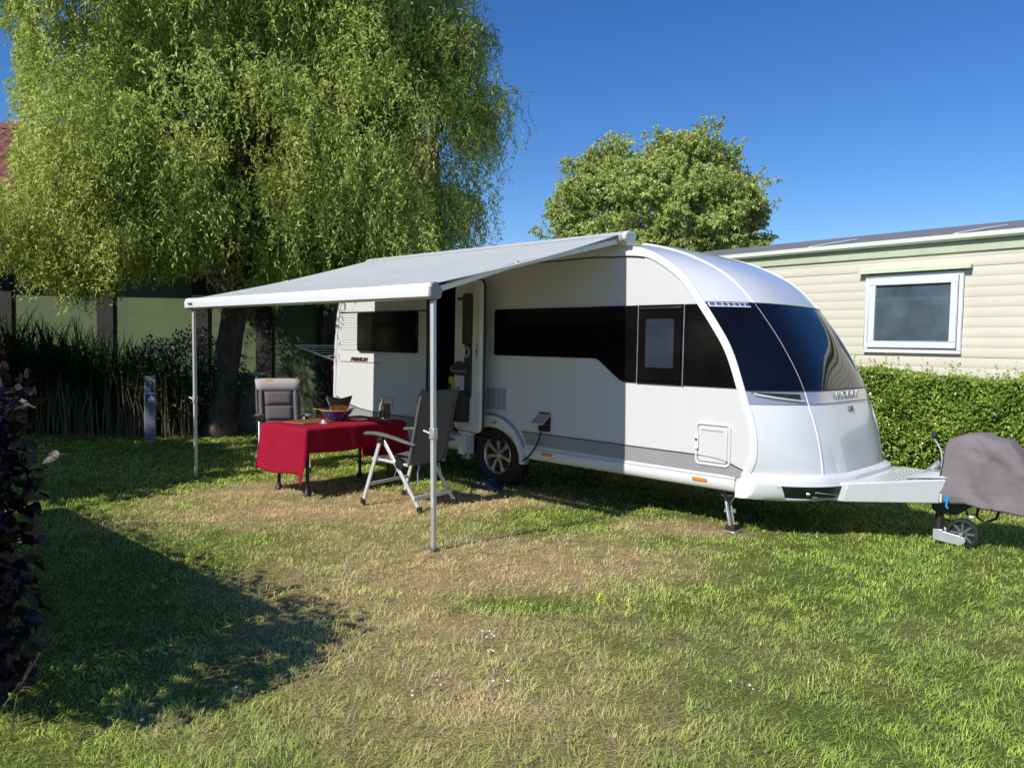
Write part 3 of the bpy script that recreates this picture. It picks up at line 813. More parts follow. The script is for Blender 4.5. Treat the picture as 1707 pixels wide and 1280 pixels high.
# skirts: rolled aluminium sections below the wall
skp = [(.02, .47), (-.008, .468), (-.014, .455), (-.015, .40), (-.004, .36), (.025, .345), (.06, .345), (.06, .47)]
MB().prism(skp, .445, 2.732, 'x').build('skirt', M['white'], CV, smooth=60)
MB().box(.45, 2.74, -.0165, -.010, .452, .457).build('skirt_seam', M['stripe'], CV)
skr = [(.02, .50), (-.03, .498), (-.050, .48), (-.054, .42), (-.04, .355), (.0, .325), (.05, .325), (.05, .50)]
MB().prism(skr, -2.86, -.36, 'x').build('skirt', M['white'], CV, smooth=60)
MB().prism([(.03, .52), (-.045, .515), (-.066, .49), (-.070, .42), (-.054, .345), (.0, .305), (.06, .305), (.06, .52)], -.36, -.335, 'x').build('skirt_end', M['white'], CV, bevel=.004)
MB().box(-1.05, -.54, -.14, .03, .50, .535).build('door_sill', M['galv'], CV, bevel=.008)
MB().box(-.47, -.36, .0, .09, .24, .32).build('jacking_point', M['galv'], CV, bevel=.01)
for sx_, zz, yy in ((.705, .424, -.016), (2.357, .414, -.016), (-.72, .43, -.056)):
    MB().prism(rrect(sx_, sx_ + .135, zz - .013, zz + .013, .011, 4), yy - .008, yy + .004).build('marker_light', M['amber'], CV, bevel=.003)
# wheel arch moulding
def archring(a0, b0, a1, b1, y0, y1, name, material, c=(0, .31)):
    mb = MB(); an = np.linspace(R(-2), R(182), 40)
    for (A, Bb) in ((a0, b0),):
        vv = []
        for t in an:
            for (aa, bb, yy) in ((a0, b0, .05), (a0, b0, y0 * .5), ((a0 + a1) / 2, (b0 + b1) / 2, y1), (a1, b1, y0), (a1, b1, .002)):
                vv.append((c[0] + aa * math.cos(t), yy, c[1] + bb * math.sin(t)))
        ff = [(i * 5 + j, i * 5 + j + 1, (i + 1) * 5 + j + 1, (i + 1) * 5 + j) for i in range(len(an) - 1) for j in range(4)]
        mb.add(vv, ff)
    return mb.build(name, material, CV, smooth=60)
archring(.405, .315, .475, .435, -.045, -.05, 'wheel_arch', M['white'])
archring(.475, .433, .492, .455, -.012, -.016, 'arch_trim', M['stripe'])
MB().prism(rrect(.085 - .025, .085 + .025, .672, .686, .005, 3), -.056, -.045).build('arch_reflector', M['ink'], CV)
MB().tube([(0, .75, .30), (0, .3, .31)], .05, 10).build('axle', M['black'], CV)
MB().box(-.5, .5, .10, .14, .30, .80).build('arch_liner', M['black'], CV)
# wheel
wh = empty('wheel', (0, .155, .325)); wh.parent = CV
TR, RR = .325, .196
tp = [(RR - .004, -.075), (RR + .012, -.088), (.25, -.098), (.295, -.094), (.317, -.078), (TR, -.055), (TR, .055), (.317, .078), (.295, .094), (.25, .098), (RR, .085)]
MB().lathe(tp, (0, 0, 0), 56, 'y', cap=False).build('tyre', M['rubber'], wh, smooth=45, fix=False)
trd = MB()
for k in range(56):
    a = 2 * PI * k / 56
    mt = Matrix.Rotation(a, 4, 'Y')
    for yy in (-.045, -.015, .015, .045):
        trd.box(-.012, .012, yy - .012, yy + .012, TR - .004, TR + .005, mt)
tag(trd.build('tread', M['rubber'], wh, fix=False), kind='stuff')
rim = MB().lathe([(RR + .003, -.078), (RR - .004, -.086), (RR - .012, -.082), (RR - .020, -.05), (RR - .03, .06)], (0, 0, 0), 48, 'y', cap=False).build('rim', M['alloy'], wh, smooth=50, fix=False)
MB().lathe([(0, -.018), (RR - .025, -.018), (RR - .025, -.012), (0, -.012)], (0, 0, 0), 32, 'y').build('brake_drum', M['rim_dark'], rim)
for k in range(7):
    a = R(90) + 2 * PI * k / 7
    mt = Matrix.Rotation(-a, 4, 'Y')
    def sp(x, wd, y): return [mt @ Vector((x, y, -wd)), mt @ Vector((x, y, wd)), mt @ Vector((x, y + .02, wd * 1.1)), mt @ Vector((x, y + .02, -wd * 1.1))]
    vv = sp(.035, .017, -.066) + sp(.09, .016, -.070) + sp(.15, .021, -.074) + sp(.184, .034, -.074)
    ff = [(i * 4 + j, i * 4 + (j + 1) % 4, (i + 1) * 4 + (j + 1) % 4, (i + 1) * 4 + j) for i in range(3) for j in range(4)] + [(3, 2, 1, 0), (12, 13, 14, 15)]
    MB().add(vv, ff).build('spoke', M['alloy'], rim, smooth=30, bevel=.003)
MB().lathe([(0, -.078), (.022, -.078), (.034, -.072), (.058, -.066), (.060, -.04), (0, -.04)], (0, 0, 0), 24, 'y').build('hub', M['alloy'], rim)
for k in range(5):
    a = R(20) + 2 * PI * k / 5
    MB().lathe([(0, -.074), (.010, -.072), (.010, -.05), (0, -.05)], (.046 * math.cos(a), -.0, .046 * math.sin(a)), 8, 'y').build('wheel_bolt', M['ink'], rim)
# far wheel
MB().lathe(tp, (0, BW - .155, .325), 40, 'y').build('far_tyre', M['rubber'], CV, smooth=45, fix=False)
# front bumper, darkness of the grille recess painted as a black sheet
BK = [(2.79, .315, 3.20, .300), (2.83, .32, 3.28, .305), (2.875, .355, 3.36, .35), (2.915, .43, 3.405, .43), (2.915, .462, 3.405, .462), (2.895, .492, 3.39, .494), (2.855, .512, 3.345, .512), (2.82, .516, 3.30, .516)]
def bsurf(t, v, off=0.0):
    t = max(0, min(t, len(BK) - 1.0001)); i = int(t); u = t - i
    a = [BK[i][k] * (1 - u) + BK[i + 1][k] * u for k in range(4)]
    wgt = 1 - abs(v) ** 4.3
    P = Vector((a[0] + (a[2] - a[0]) * wgt, BW / 2 + v * (BW / 2 + .014), a[1] + (a[3] - a[1]) * wgt))
    if off:
        e = .01
        n = (bsurf(t + e, v) - bsurf(t - e, v)).cross(bsurf(t, min(1, v + e)) - bsurf(t, max(-1, v - e))).normalized()
        if n.dot(P - Vector((2, BW / 2, .4))) < 0: n = -n
        P += n * off
    return P
def bgrid(a, b):
    for u_, v_ in ((b / .06, -1), ((1 - b) / .06, 1)):
        if u_ < 1:
            q = bsurf(7 * a, v_); q.x = 2.737 + (q.x - 2.737) * u_
            q.z = min(q.z, .437 + .08 * u_); return q
    return bsurf(7 * a, vpar((b - .06) / .88))
bum = MB().grid(bgrid, 14, 60).build('bumper', M['white'], CV, smooth=40)
GL, GR = -.93, -.42
def gshape(a, b):  # trapezoid: narrower at the bottom
    lo, hi = GL + .06 * (1 - a), GR - .03 * (1 - a) + .05 * a
    return 1.65 + 1.75 * a, lo + (hi - lo) * b
gri = MB().grid(lambda a, b: bsurf(*gshape(a, b), .0035), 8, 16).build('grille', M['black'], bum)
edge = [bsurf(*gshape(a, b), .004) for a, b in [(1, i / 12) for i in range(13)] + [(1 - i / 6, 1) for i in range(1, 7)] + [(0, 1 - i / 12) for i in range(1, 13)] + [(i / 6, 0) for i in range(1, 7)]]
MB().tube(edge, .008, 6, cap=False).build('grille_lip', M['white'], bum)
fl0 = bsurf(2.4, -.78, .006)
MB().lathe([(0, 0), (.018, 0), (.014, .018), (0, .02)], fl0, 12, 'x').build('fog_lamp', M['chrome'], gri)
MB().tube([bsurf(2.6, -.74, .012), bsurf(2.2, -.52, .012)], .006, 6).build('grille_bar', M['stripe'], gri)
MB().tube([bsurf(2.1, -.74, .012), bsurf(1.9, -.56, .012)], .005, 6).build('grille_bar', M['stripe'], gri)
# A-frame cover with studded tread plate
af = [(3.22, .56), (3.42, .52), (3.97, 1.0), (3.97, 1.30), (3.42, 1.78), (3.22, 1.74)]
acv = MB()
acv.add([(3.18, .60, .30), (3.37, .55, .315), (3.96, .99, .335), (3.96, 1.31, .335), (3.37, 1.75, .315), (3.18, 1.7, .30),
         (3.20, .56, .455), (3.41, .515, .468), (3.97, .975, .525), (3.97, 1.325, .525), (3.41, 1.785, .468), (3.20, 1.74, .455)],
        [(5, 4, 3, 2, 1, 0), (6, 7, 10, 11), (7, 8, 9, 10), (0, 1, 7, 6), (1, 2, 8, 7), (2, 3, 9, 8), (3, 4, 10, 9), (4, 5, 11, 10)])
aco = acv.build('drawbar_cover', M['white'], CV, bevel=.010, seg=3)
st = MB()
for i in range(6):
    s_ = 3.46 + i * .062
    half = .60 - (s_ - 3.41) / .56 * .45
    nj = max(2, int(half * 2 / .085))
    for j in range(nj):
        y_ = 1.15 - half + .045 + (2 * half - .09) * j / max(1, nj - 1)
        zt = .468 + (s_ - 3.41) / .56 * .057
        st.lathe([(.012, -.002), (.010, .0012), (.005, .0018), (0, .002)], (s_, y_, zt), 8)
tag(st.build('tread_studs', M['white'], aco, fix=False), kind='stuff')
MB().add([(3.70, .86, .512), (3.98, .965, .535), (3.98, 1.335, .535), (3.70, 1.44, .512), (3.84, 1.02, .556), (3.975, 1.03, .565), (3.975, 1.27, .565), (3.84, 1.28, .556)],
         [(0, 1, 5, 4), (1, 2, 6, 5), (2, 3, 7, 6), (3, 0, 4, 7), (4, 5, 6, 7)]).build('drawbar_lid', M['white'], aco, bevel=.006)
# coupling, handbrake, jockey wheel
hit = MB().tube([(3.9, 1.15, .43), (4.38, 1.15, .45)], .045, 10).build('drawbar_tube', M['galv'], CV)
MB().lathe([(0, .36), (.06, .37), (.08, .42), (.07, .50), (0, .52)], (4.42, 1.15, 0), 14).build('coupling_head', M['galv'], hit)
hbk = MB().tube([(3.74, 1.20, .50), (3.86, 1.20, .63)], .022, 10).build('handbrake_lever', M['galv'], CV)
MB().tube([(3.855, 1.20, .625), (3.90, 1.20, .675)], .026, 10).build('grip', M['black'], hbk)
MB().box(3.78, 3.93, 1.05, 1.18, .53, .56).build('coupling_bracket', M['galv'], CV, bevel=.006)
MB().lathe([(0.04, .56), (.04, .66), (.025, .69), (0, .69)], (3.93, 1.12, 0), 14).build('gas_strut_cap', M['galv'], CV)
jw = MB().tube([(3.885, 1.12, .52), (3.885, 1.12, .05)], [.030, .030], 12).build('jockey_post', M['stripe'], CV)
jw.data.materials.clear(); jw.data.materials.append(M['brown_plastic'])
MB().lathe([(.04, .25), (.055, .27), (.055, .335), (.04, .345)], (3.885, 1.12, 0), 14).build('jockey_clamp', M['black'], CV)
MB().prism([(3.84, .335), (3.86, .27), (3.95, .235), (4.02, .25), (4.08, .30), (4.1, .335)], 1.06, 1.20).build('clamp_plate', M['brown_plastic'], CV, bevel=.006)
MB().prism([(3.86, .085), (3.86, .008), (3.90, .0), (4.05, -.012), (4.085, .02), (4.08, .05), (4.05, .062), (3.93, .075), (3.925, .09)], 1.055, 1.068).build('jockey_fork', M['alu'], CV, bevel=.003, loc=(0, 0, .032))
MB().prism([(3.86, .085), (3.86, .008), (3.90, .0), (4.05, -.012), (4.085, .02), (4.08, .05), (4.05, .062), (3.93, .075), (3.925, .09)], 1.145, 1.158).build('jockey_fork', M['alu'], CV, bevel=.003, loc=(0, 0, .032))
jy = MB().lathe([(.086, -.034), (.108, -.03), (.112, -.015), (.112, .015), (.108, .03), (.086, .034)], (4.055, 1.107, .110), 32, 'y', cap=False).build('jockey_wheel', M['rubber'], CV)
jd = MB().lathe([(0, -.012), (.09, -.012), (.09, .012), (0, .012)], (4.055, 1.107, .110), 28, 'y').build('wheel_disc', M['black'], jy)
for k in range(8):
    a = 2 * PI * k / 8
    MB().bar((4.055 + .02 * math.cos(a), 1.107 - .018, .11 + .02 * math.sin(a)), (4.055 + .09 * math.cos(a), 1.107 - .018, .11 + .09 * math.sin(a)), .012, .016).build('spoke', M['arm'], jy)
MB().lathe([(0, -.06), (.014, -.06), (.014, .06), (0, .06)], (4.055, 1.107, .110), 10, 'y').build('wheel_bolt', M['galv'], jy)
ck = MB().tube([(3.885, 1.12, .52), (3.885, 1.12, .66), (3.87, 1.14, .72), (3.815, 1.16, .80)], .007, 8).build('crank_handle', M['galv'], CV)
MB().ball((3.812, 1.162, .825), .022, .022, .028).build('knob', M['black'], ck)
MB().tube([(3.965, 1.13, .34), (3.96, 1.13, .2), (3.95, 1.13, .11)], .0035, 5).build('breakaway_cable', M['black'], CV)
for o_ in list(CV.children):
    if o_.name.split('.')[0] in ('drawbar_cover', 'drawbar_tube', 'handbrake_lever', 'coupling_bracket', 'gas_strut_cap', 'jockey_post', 'jockey_clamp', 'clamp_plate', 'jockey_fork', 'jockey_wheel', 'crank_handle', 'breakaway_cable'):
        o_.location = o_.location + Vector((.02, -.08, 0))
# corner steady
cs = MB()
cs.bar((2.50, .30, .40), (2.655, .13, .05), .022, .03); cs.bar((2.50, .225, .40), (2.655, .08, .05), .022, .03)
cs.bar((2.545, .235, .29), (2.555, .205, .27), .10, .02); cs.bar((2.60, .18, .17), (2.61, .155, .15), .09, .02)
st_o = cs.build('corner_steady', M['galv'], CV, bevel=.003)
MB().bar((2.66, .30, .40), (2.585, .19, .21), .018, .014).build('steady_brace', M['galv'], st_o)
MB().box(2.60, 2.72, .03, .17, .012, .026).build('foot_plate', M['galv'], st_o, bevel=.004)
MB().box(2.62, 2.70, .06, .14, .026, .065).build('foot', M['brown_plastic'], st_o, bevel=.006)
# rear lamp
MB().prism(rrect(1.02, 1.16, 0, .06, .02, 3), -2.985, -2.94, 'x').build('rear_lamp', M['red_lens'], CV)
MB().ball((-2.965, .02, 1.12), .03, .03, .05).build('rear_lamp', M['red_lens'], CV)

# ------------------------------------------------------------------ awning
AW = empty('awning', Wd(-.2, 0, 0), CTH, 'pale grey roll-out awning fixed along the caravan roof on two poles', 'awning')
def aw(s, o, z): return (s + .2, -o, z)
ac0, ac1 = -2.10, 1.66
cprof = [(-.02, 2.37), (.06, 2.352), (.115, 2.385), (.125, 2.43), (.09, 2.458), (.03, 2.462), (-.05, 2.435)]
case = MB().prism([(-a, b) for a, b in cprof], ac0 + .2, ac1 + .2, 'x').build('cassette', M['alu_white'], AW, smooth=50)
MB().prism([(-a * 1.02, b + .002) for a, b in cprof], ac1 + .2, ac1 + .245, 'x').build('end_cap', M['white'], case, bevel=.014)
BO, BZ = 2.196, 1.825
b0s, b1s = -2.14, 1.686
def fab(a, b):
    s0 = ac0 + .03 + (ac1 - .03 - ac0 - .03) * b; s1 = b0s + .02 + (b1s - .04 - b0s) * b
    s_ = s0 + (s1 - s0) * a
    o_ = .105 + (BO - .02 - .105) * a
    z_ = 2.435 + (BZ + .05 - 2.435) * a
    z_ += -.035 * math.sin(PI * a) * (1 - .35 * abs(2 * b - 1)) + .004 * math.sin(b * 31) * math.sin(PI * a)
    return aw(s_, o_, z_)
fa = MB().grid(fab, 18, 40).build('canopy', M['awning'], AW, smooth=60)
sol = fa.modifiers.new('thick', 'SOLIDIFY'); sol.thickness = .004
lr = [(BO + .0, BZ + .055), (BO + .045, BZ + .045), (BO + .062, BZ + .01), (BO + .06, BZ - .045), (BO + .03, BZ - .062), (BO - .03, BZ - .055), (BO - .045, BZ)]
bar_ = MB().prism([(-a, b) for a, b in lr], b0s + .2, b1s + .2, 'x').build('lead_rail', M['white'], AW, smooth=50)
for x_ in (b0s + .2 - .022, b1s + .2):
    MB().prism([(-(BO + (a - BO) * 1.05), BZ + (b - BZ) * 1.04) for a, b in lr], x_, x_ + .022, 'x').build('end_cap', M['stripe'] if x_ > 0 else M['white'], bar_, bevel=.008)
text('rail_mark', 'THULE', .035, M['ink'], bar_, aw(b0s + .12, BO + .066, BZ - .022), (R(90), 0, 0), .0008, bold=.001)
for sx_ in (-1, 1):
    s_c, s_b = (ac0 + .12, b0s + .10) if sx_ < 0 else (ac1 - .06, b1s - .06)
    elb = aw((s_c + s_b) / 2 - sx_ * .10, 1.25, 2.085)
    arm = MB().bar(aw(s_c, .11, 2.375), elb, .03, .045).build('folding_arm', M['alu_white'], AW, bevel=.006)
    MB().bar(elb, aw(s_b, BO - .03, BZ - .0), .03, .04).build('forearm', M['alu_white'], arm, bevel=.006)
    MB().ball(elb, .028, .028, .034).build('elbow', M['alu'], arm)
for (s_t, s_b_, o_b) in ((b1s - .03, 1.48, 2.01), (b0s + .05, -2.33, 2.07)):
    tp_, bt_ = Vector(aw(s_t, BO - .005, BZ - .055)), Vector(aw(s_b_, o_b, 0.0))
    midp = tp_.lerp(bt_, .82)
    lg = MB().bar(tp_, midp, .034, .03).build('support_pole', M['alu_white'], AW, bevel=.004)
    MB().bar(midp - (midp - tp_).normalized() * .03, bt_ + Vector((0, 0, .01)), .032, .026).build('inner_pole', M['alu'], lg, bevel=.003)
    MB().box(bt_.x - .035, bt_.x + .035, bt_.y - .025, bt_.y + .025, 0.004, .022).build('foot', M['arm'], lg, bevel=.004)
    kn = tp_.lerp(bt_, .52)
    MB().box(kn.x - .024, kn.x + .024, kn.y - .02, kn.y + .02, kn.z - .04, kn.z + .04).build('clamp', M['alu'], lg, bevel=.006)
    MB().bar(kn + Vector((-.02, -.01, .0)), kn + Vector((-.07, -.03, .018)), .012, .01).build('clamp_lever', M['white'], lg)
    MB().box(tp_.x - .026, tp_.x + .026, tp_.y - .02, tp_.y + .02, tp_.z - .015, tp_.z + .02).build('hinge', M['arm'], lg, bevel=.005)

# ------------------------------------------------------------------ canvas cover over the coupling
cov = empty('coupling_cover', Wd(4.30, -1.07, .33), CTH, 'mauve grey canvas cover draped over the caravan coupling', 'cover')
top_s = [(-.40, .28), (-.365, .34), (-.345, .455), (-.325, .50), (-.27, .53), (-.12, .545), (-.02, .522), (.06, .500), (.13, .435), (.19, .345), (.26, .22), (.31, .10), (.33, .04)]
def cvr(a, b):
    s_ = -.36 + .69 * a
    zt = np.interp(s_, [q[0] for q in top_s], [q[1] for q in top_s])
    zbm = .015 + .012 * math.sin(a * 7)
    hw = .165 * (1 - .55 * max(0, a - .6) ** 1.3) * (1 + .04 * math.sin(a * 9))
    th = R(-28) + R(236) * b
    ct, st_ = math.cos(th), math.sin(th)
    e = .40
    yy = hw * math.copysign(abs(ct) ** e, ct)
    zz = math.copysign(abs(st_) ** e, st_)
    zz = zbm + (zt - zbm) * max(0, (zz + .62) / 1.62)
    k = (1.10 - .16 * zz / max(zt, .05))
    w1 = .013 * math.sin(9 * s_ + 12 * zz) - .022 * abs(math.sin(6.5 * s_ + 11 * zz + 1.2 * math.sin(7 * s_))) ** .8 + .016 * abs(math.sin(11 * s_ - 9 * zz + 1)) + .010 * math.sin(23 * zz + 5 * s_ + 2 * math.sin(9 * s_))
    return (s_ + .006 * math.sin(25 * zz), -(yy * k) - math.copysign(w1, yy) * min(1, abs(yy) * 9), zz + .006 * math.sin(27 * s_))
ct_o = MB().grid(cvr, 60, 70).build('canvas', M['cover'], cov, smooth=80)
sol = ct_o.modifiers.new('thick', 'SOLIDIFY'); sol.thickness = .004
for s_end, nm in ((0.0, 'edge_binding'), (1.0, 'edge_binding')):
    MB().tube([cvr(s_end, i / 40) for i in range(41)], .006, 6).build(nm, M['brown_plastic'], cov)
for b_ in (0.0, 1.0):
    MB().tube([cvr(i / 40, b_) for i in range(41)], .006, 6).build('edge_binding', M['brown_plastic'], cov)
yb = cvr(.06, 1.0)[1] if cvr(.06, 1.0)[1] < 0 else cvr(.06, 0.0)[1]
clp = MB().tube([(-.31, yb - .014, .075), (-.30, yb - .02, .05), (-.305, yb - .02, .0), (-.295, yb - .016, -.02)], .008, 8).build('blue_clip', mat('blue_clip', (.03, .28, .62), .35), cov)
MB().tube([(-.305 + .014 * math.cos(a), yb - .022, .055 + .022 * math.sin(a)) for a in np.linspace(0, 2 * PI, 13)], .005, 6, cap=False).build('clip_ring', bpy.data.materials['blue_clip'], cov)
MB().box(-.352, -.338, yb - .022, yb - .018, .02, .085).build('white_tag', M['ceramic_white'], cov)
cab = empty('coupling_cable', Wd(4.17, -1.02, .2), CTH, 'black coiled cable loops hanging below the mauve cover', 'cable')
MB().tube([(-.10, 0, .16), (-.07, -.01, .06), (-.02, -.01, .04), (.01, 0, .14)], .008, 8).build('cable_loop', M['rubber'], cab)
MB().tube([(.0, .02, .15), (-.01, .0, .05), (.05, -.02, .02), (.12, -.01, .06), (.14, .02, .15)], .010, 8).build('cable_loop', M['rubber'], cab)
MB().tube([(-.01, -.02, .06), (-.05, -.03, .045)], .016, 8).build('plug', M['ceramic_white'], cab)

# ------------------------------------------------------------------ power lead, blue chock, step
def smoothp(pts, n=8):
    pts = [Vector(p) for p in pts]; out = []
    for i in range(len(pts) - 1):
        p0, p1, p2, p3 = pts[max(i - 1, 0)], pts[i], pts[i + 1], pts[min(i + 2, len(pts) - 1)]
        for k in range(n):
            u = k / n
            out.append(0.5 * ((2 * p1) + (-p0 + p2) * u + (2 * p0 - 5 * p1 + 4 * p2 - p3) * u * u + (-p0 + 3 * p1 - 3 * p2 + p3) * u ** 3))
    out.append(pts[-1]); return out
pc = smoothp([Wd(.725, .05, .70), Wd(.72, .055, .64), Wd(.66, .05, .50), Wd(.55, .045, .38), Wd(.44, .03, .30), Wd(.38, -.05, .12), Wd(.30, -.25, .02), Wd(-.2, -.6, .02), Wd(-1.2, -1.2, .02)])
tag(MB().tube(pc, .008, 8).build('power_cable', M['rubber']), 'black mains lead hanging from the caravan socket to the ground', 'cable')
chk = empty('wheel_chock', Wd(0.05, .10, 0), CTH, 'dark blue wheel chock with white marks lying before the caravan wheel', 'wheel chock')
MB().prism([(-.20, .0), (.16, 0), (.15, .03), (.05, .085), (-.03, .10), (-.12, .05), (-.19, .03)], -.06, .06).build('wedge', mat('navy_plastic', (.02, .03, .10), .5, var=.3), chk, bevel=.008)
for xx in (-.10, -.02):
    MB().prism([(xx, .045), (xx + .045, .05), (xx + .03, .07), (xx + .01, .068)], -.065, -.059).build('white_mark', M['white_print'], chk)
stp = empty('step_stool', Wd(-.78, .33, 0), CTH, 'low step stool with bent chrome legs under the caravan door', 'step')
MB().prism(rrect(-.20, .20, -.14, .14, .04, 4), .20, .235, 'z').build('tread', M['arm'], stp, bevel=.006)
for xx in (-.16, .16):
    MB().tube(smoothp([(xx * 1.25, -.17, .008), (xx * 1.05, -.14, .17), (xx, -.08, .215), (xx, .08, .215), (xx * 1.05, .14, .17), (xx * 1.25, .17, .008)], 6), .010, 8).build('leg', M['chrome'], stp)
yl = empty('plastic_panel', Wd(-.83, -.16, .505), CTH, 'yellow green plastic panel with slots standing in the caravan doorway', 'plastic panel')  # slotted plastic panel of unknown use
MB().prism([(-.055, .0), (.05, .0), (.06, .58), (.03, .60), (-.03, .60), (-.04, .05)], -.02, .02).build('panel', M['yellow'], yl, bevel=.006)
for zz in (.12, .46):
    MB().box(-.02, .015, -.026, -.019, zz, zz + .06).build('slot', M['ink'], yl)

# ------------------------------------------------------------------ clothes airer hooked on the caravan's rear
air = empty('clothes_airer', Wd(-3.0, -.15, 1.1), CTH, 'folding clothes airer with wire lines hooked on the caravan rear', 'clothes airer')
a0_ = Vector((-.02, .12, .05)); a1_ = Vector((-1.22, .02, .30)); a2_ = Vector((-1.15, .75, .30)); a3_ = Vector((-.02, .85, .05))
MB().tube([a0_, a1_], .014, 8).build('rail', M['alu'], air)
MB().tube([a3_, a2_], .014, 8).build('rail', M['alu'], air)
MB().tube([a1_, a2_], .010, 8).build('rail', M['alu'], air)
for k in range(7):
    u = .15 + .8 * k / 6
    p0 = a0_.lerp(a1_, u); p1 = a3_.lerp(a2_, u)
    MB().tube([p0 + Vector((0, 0, .02)), p1 + Vector((0, 0, .02))], .004, 6).build('line', M['white_print'], air)
MB().tube([a0_.lerp(a1_, .45), Vector((0, .20, .20))], .008, 8).build('strut', M['alu'], air)
MB().ball(a0_, .03, .03, .03).build('bracket', M['red_lens'], air)

# ------------------------------------------------------------------ table, cloth and what stands on it
TC = Vector((-1.79, 7.795, 0)); TAZ = R(50); TH = .655
tb = empty('camping_table', TC, TAZ, 'low folding camping table with black legs under the red cloth', 'table')
TL, TW2 = .60, .36
MB().prism(rrect(-TL, TL, -TW2, TW2, .04, 4), TH - .025, TH - .004, 'z').build('tabletop', M['arm'], tb, bevel=.004)
for sx_ in (-1, 1):
    for sy in (-1, 1):
        x_, y_ = sx_ * .50, sy * .235
        lg = MB().tube([(x_, y_, TH - .03), (x_ * 1.01, y_ * 1.01, .03)], .017, 10).build('leg', M['black'], tb)
        MB().lathe([(.016, .07), (.02, .05), (.038, .018), (.042, .004), (0, .003)], (x_ * 1.01, y_ * 1.01, 0), 14).build('foot', M['black'], lg)
OX, OY = .46, .25
def cl(a, b):
    u = (a * 2 - 1) * (TL + OX); v = (b * 2 - 1) * (TW2 + OY)
    qx = max(-TL, min(TL, u)); qy = max(-TW2, min(TW2, v))
    dx, dy = u - qx, v - qy
    l = math.hypot(dx, dy)
    if l < 1e-6:
        return (u, v, TH + .0025 + .0015 * math.sin(u * 9) * math.sin(v * 11))
    ox, oy = dx / l, dy / l
    both = abs(dx) > 1e-6 and abs(dy) > 1e-6
    per = (qx * 2 - qy * 2) + math.atan2(oy, ox) * .35
    flare = .012 + .10 * l * (.55 + .45 * math.sin(per * 8.5 + 1.1)) + (.09 * l if both else 0)
    if abs(dx) > 1e-6 and not both: flare += .02 * l * math.sin(v * 16) + .05 * l
    rr_ = min(l, .03)
    z_ = TH + .0025 - (l - .35 * rr_) * (1 - .03 * math.sin(per * 5)) 
    return (qx + ox * (flare + .25 * rr_), qy + oy * (flare + .25 * rr_), max(.03, z_))
clo = MB().grid(cl, 96, 72).build('tablecloth', M['cloth'], None, TC, (0, 0, TAZ), smooth=80)
for md in (clo.modifiers.new('thick', 'SOLIDIFY'),): md.thickness = .002
tag(clo, 'crimson red tablecloth draped over the camping table, corners hanging', 'tablecloth')
def tbl(px, py):  # table-local to world on the cloth
    c, s = math.cos(TAZ), math.sin(TAZ)
    return Vector((TC.x + px * c - py * s, TC.y + px * s + py * c, TH + .007))
def totbl(x, y):
    c, s = math.cos(TAZ), math.sin(TAZ); return tbl((x - TC.x) * c + (y - TC.y) * s, -(x - TC.x) * s + (y - TC.y) * c)
# painted bowl
Mb = mat('bowl_paint', (.008, .05, .27), .18, col2=(.60, .27, .04), vscale=9, coat=.8)
for e_, p_ in zip(Mb.node_tree.nodes['Color Ramp'].color_ramp.elements, (.60, .615)): e_.position = p_
bw = empty('bowl', totbl(-1.80, 7.86), .4, 'glazed blue and orange painted bowl on the red tablecloth', 'bowl')
MB().lathe([(0, .004), (.07, .0), (.075, .012), (.115, .035), (.15, .075), (.165, .105), (.170, .108), (.162, .109), (.145, .078), (.11, .042), (.06, .022), (0, .02)], (0, 0, 0), 36).build('bowl_body', Mb, bw, smooth=60)
MB().lathe([(.162, .104), (.172, .106), (.172, .111), (.162, .111)], (0, 0, 0), 36, cap=False).build('rim', M['orange_print'], bw)
for k, (ax_, cc) in enumerate(((3.4, M['orange_print']), (.3, M['ceramic_white']))):
    MB().bar((.06 * math.cos(ax_), .06 * math.sin(ax_), .095), (.24 * math.cos(ax_), .24 * math.sin(ax_), .125), .035, .008).build('handle', cc, bw, bevel=.003)
Mx = mat('basket_paint', (.010, .035, .028), .35, col2=(.26, .09, .02), vscale=14)
for e_, p_ in zip(Mx.node_tree.nodes['Color Ramp'].color_ramp.elements, (.60, .66)): e_.position = p_
bk = empty('napkin_basket', totbl(-1.77, 7.87) + Vector((0, 0, .10)), .2, 'dark green square basket with flared points standing in the painted bowl', 'basket')
vv = [(-.075, -.075, 0), (.075, -.075, 0), (.075, .075, 0), (-.075, .075, 0)]
rim_ = []
for k in range(4):
    a = -PI * .75 + k * PI / 2
    rim_.append((.175 * math.cos(a), .175 * math.sin(a), .145)); rim_.append((.112 * math.cos(a + PI / 4), .112 * math.sin(a + PI / 4), .112))
bs_ = MB(); bs_.add(vv + rim_, [(3, 2, 1, 0)] + [f for k in range(4) for f in ((k, 4 + 2 * k, 4 + 2 * k + 1), (k, 4 + 2 * k + 1, (k + 1) % 4), ((k + 1) % 4, 4 + 2 * k + 1, 4 + (2 * k + 2) % 8))])
bo = bs_.build('basket_body', Mx, bk, smooth=0)
bb_ = MB()
lo_ = [(a * 1.04, b * 1.04, -.001) for a, b, c in vv]
hi_ = [(Vector(vv[k]).lerp(Vector(rim_[2 * k]), .42) * 1.05) for k in range(4)]
for q_ in hi_: q_.z *= .95
bb_.add(lo_ + hi_, [(k, (k + 1) % 4, 4 + (k + 1) % 4, 4 + k) for k in range(4)]).build('painted_band', mat('basket_orange', (.50, .20, .03), .4, col2=(.16, .04, .01), vscale=22), bk, smooth=0)
bo.modifiers.new('t', 'SOLIDIFY').thickness = .004
for k in range(4):
    a = -PI * .75 + k * PI / 2
    MB().tube([Vector(vv[k]) * 1.03, Vector(rim_[2 * k]) * 1.02], .003, 5).build('corner_seam', M['white_print'], bk)
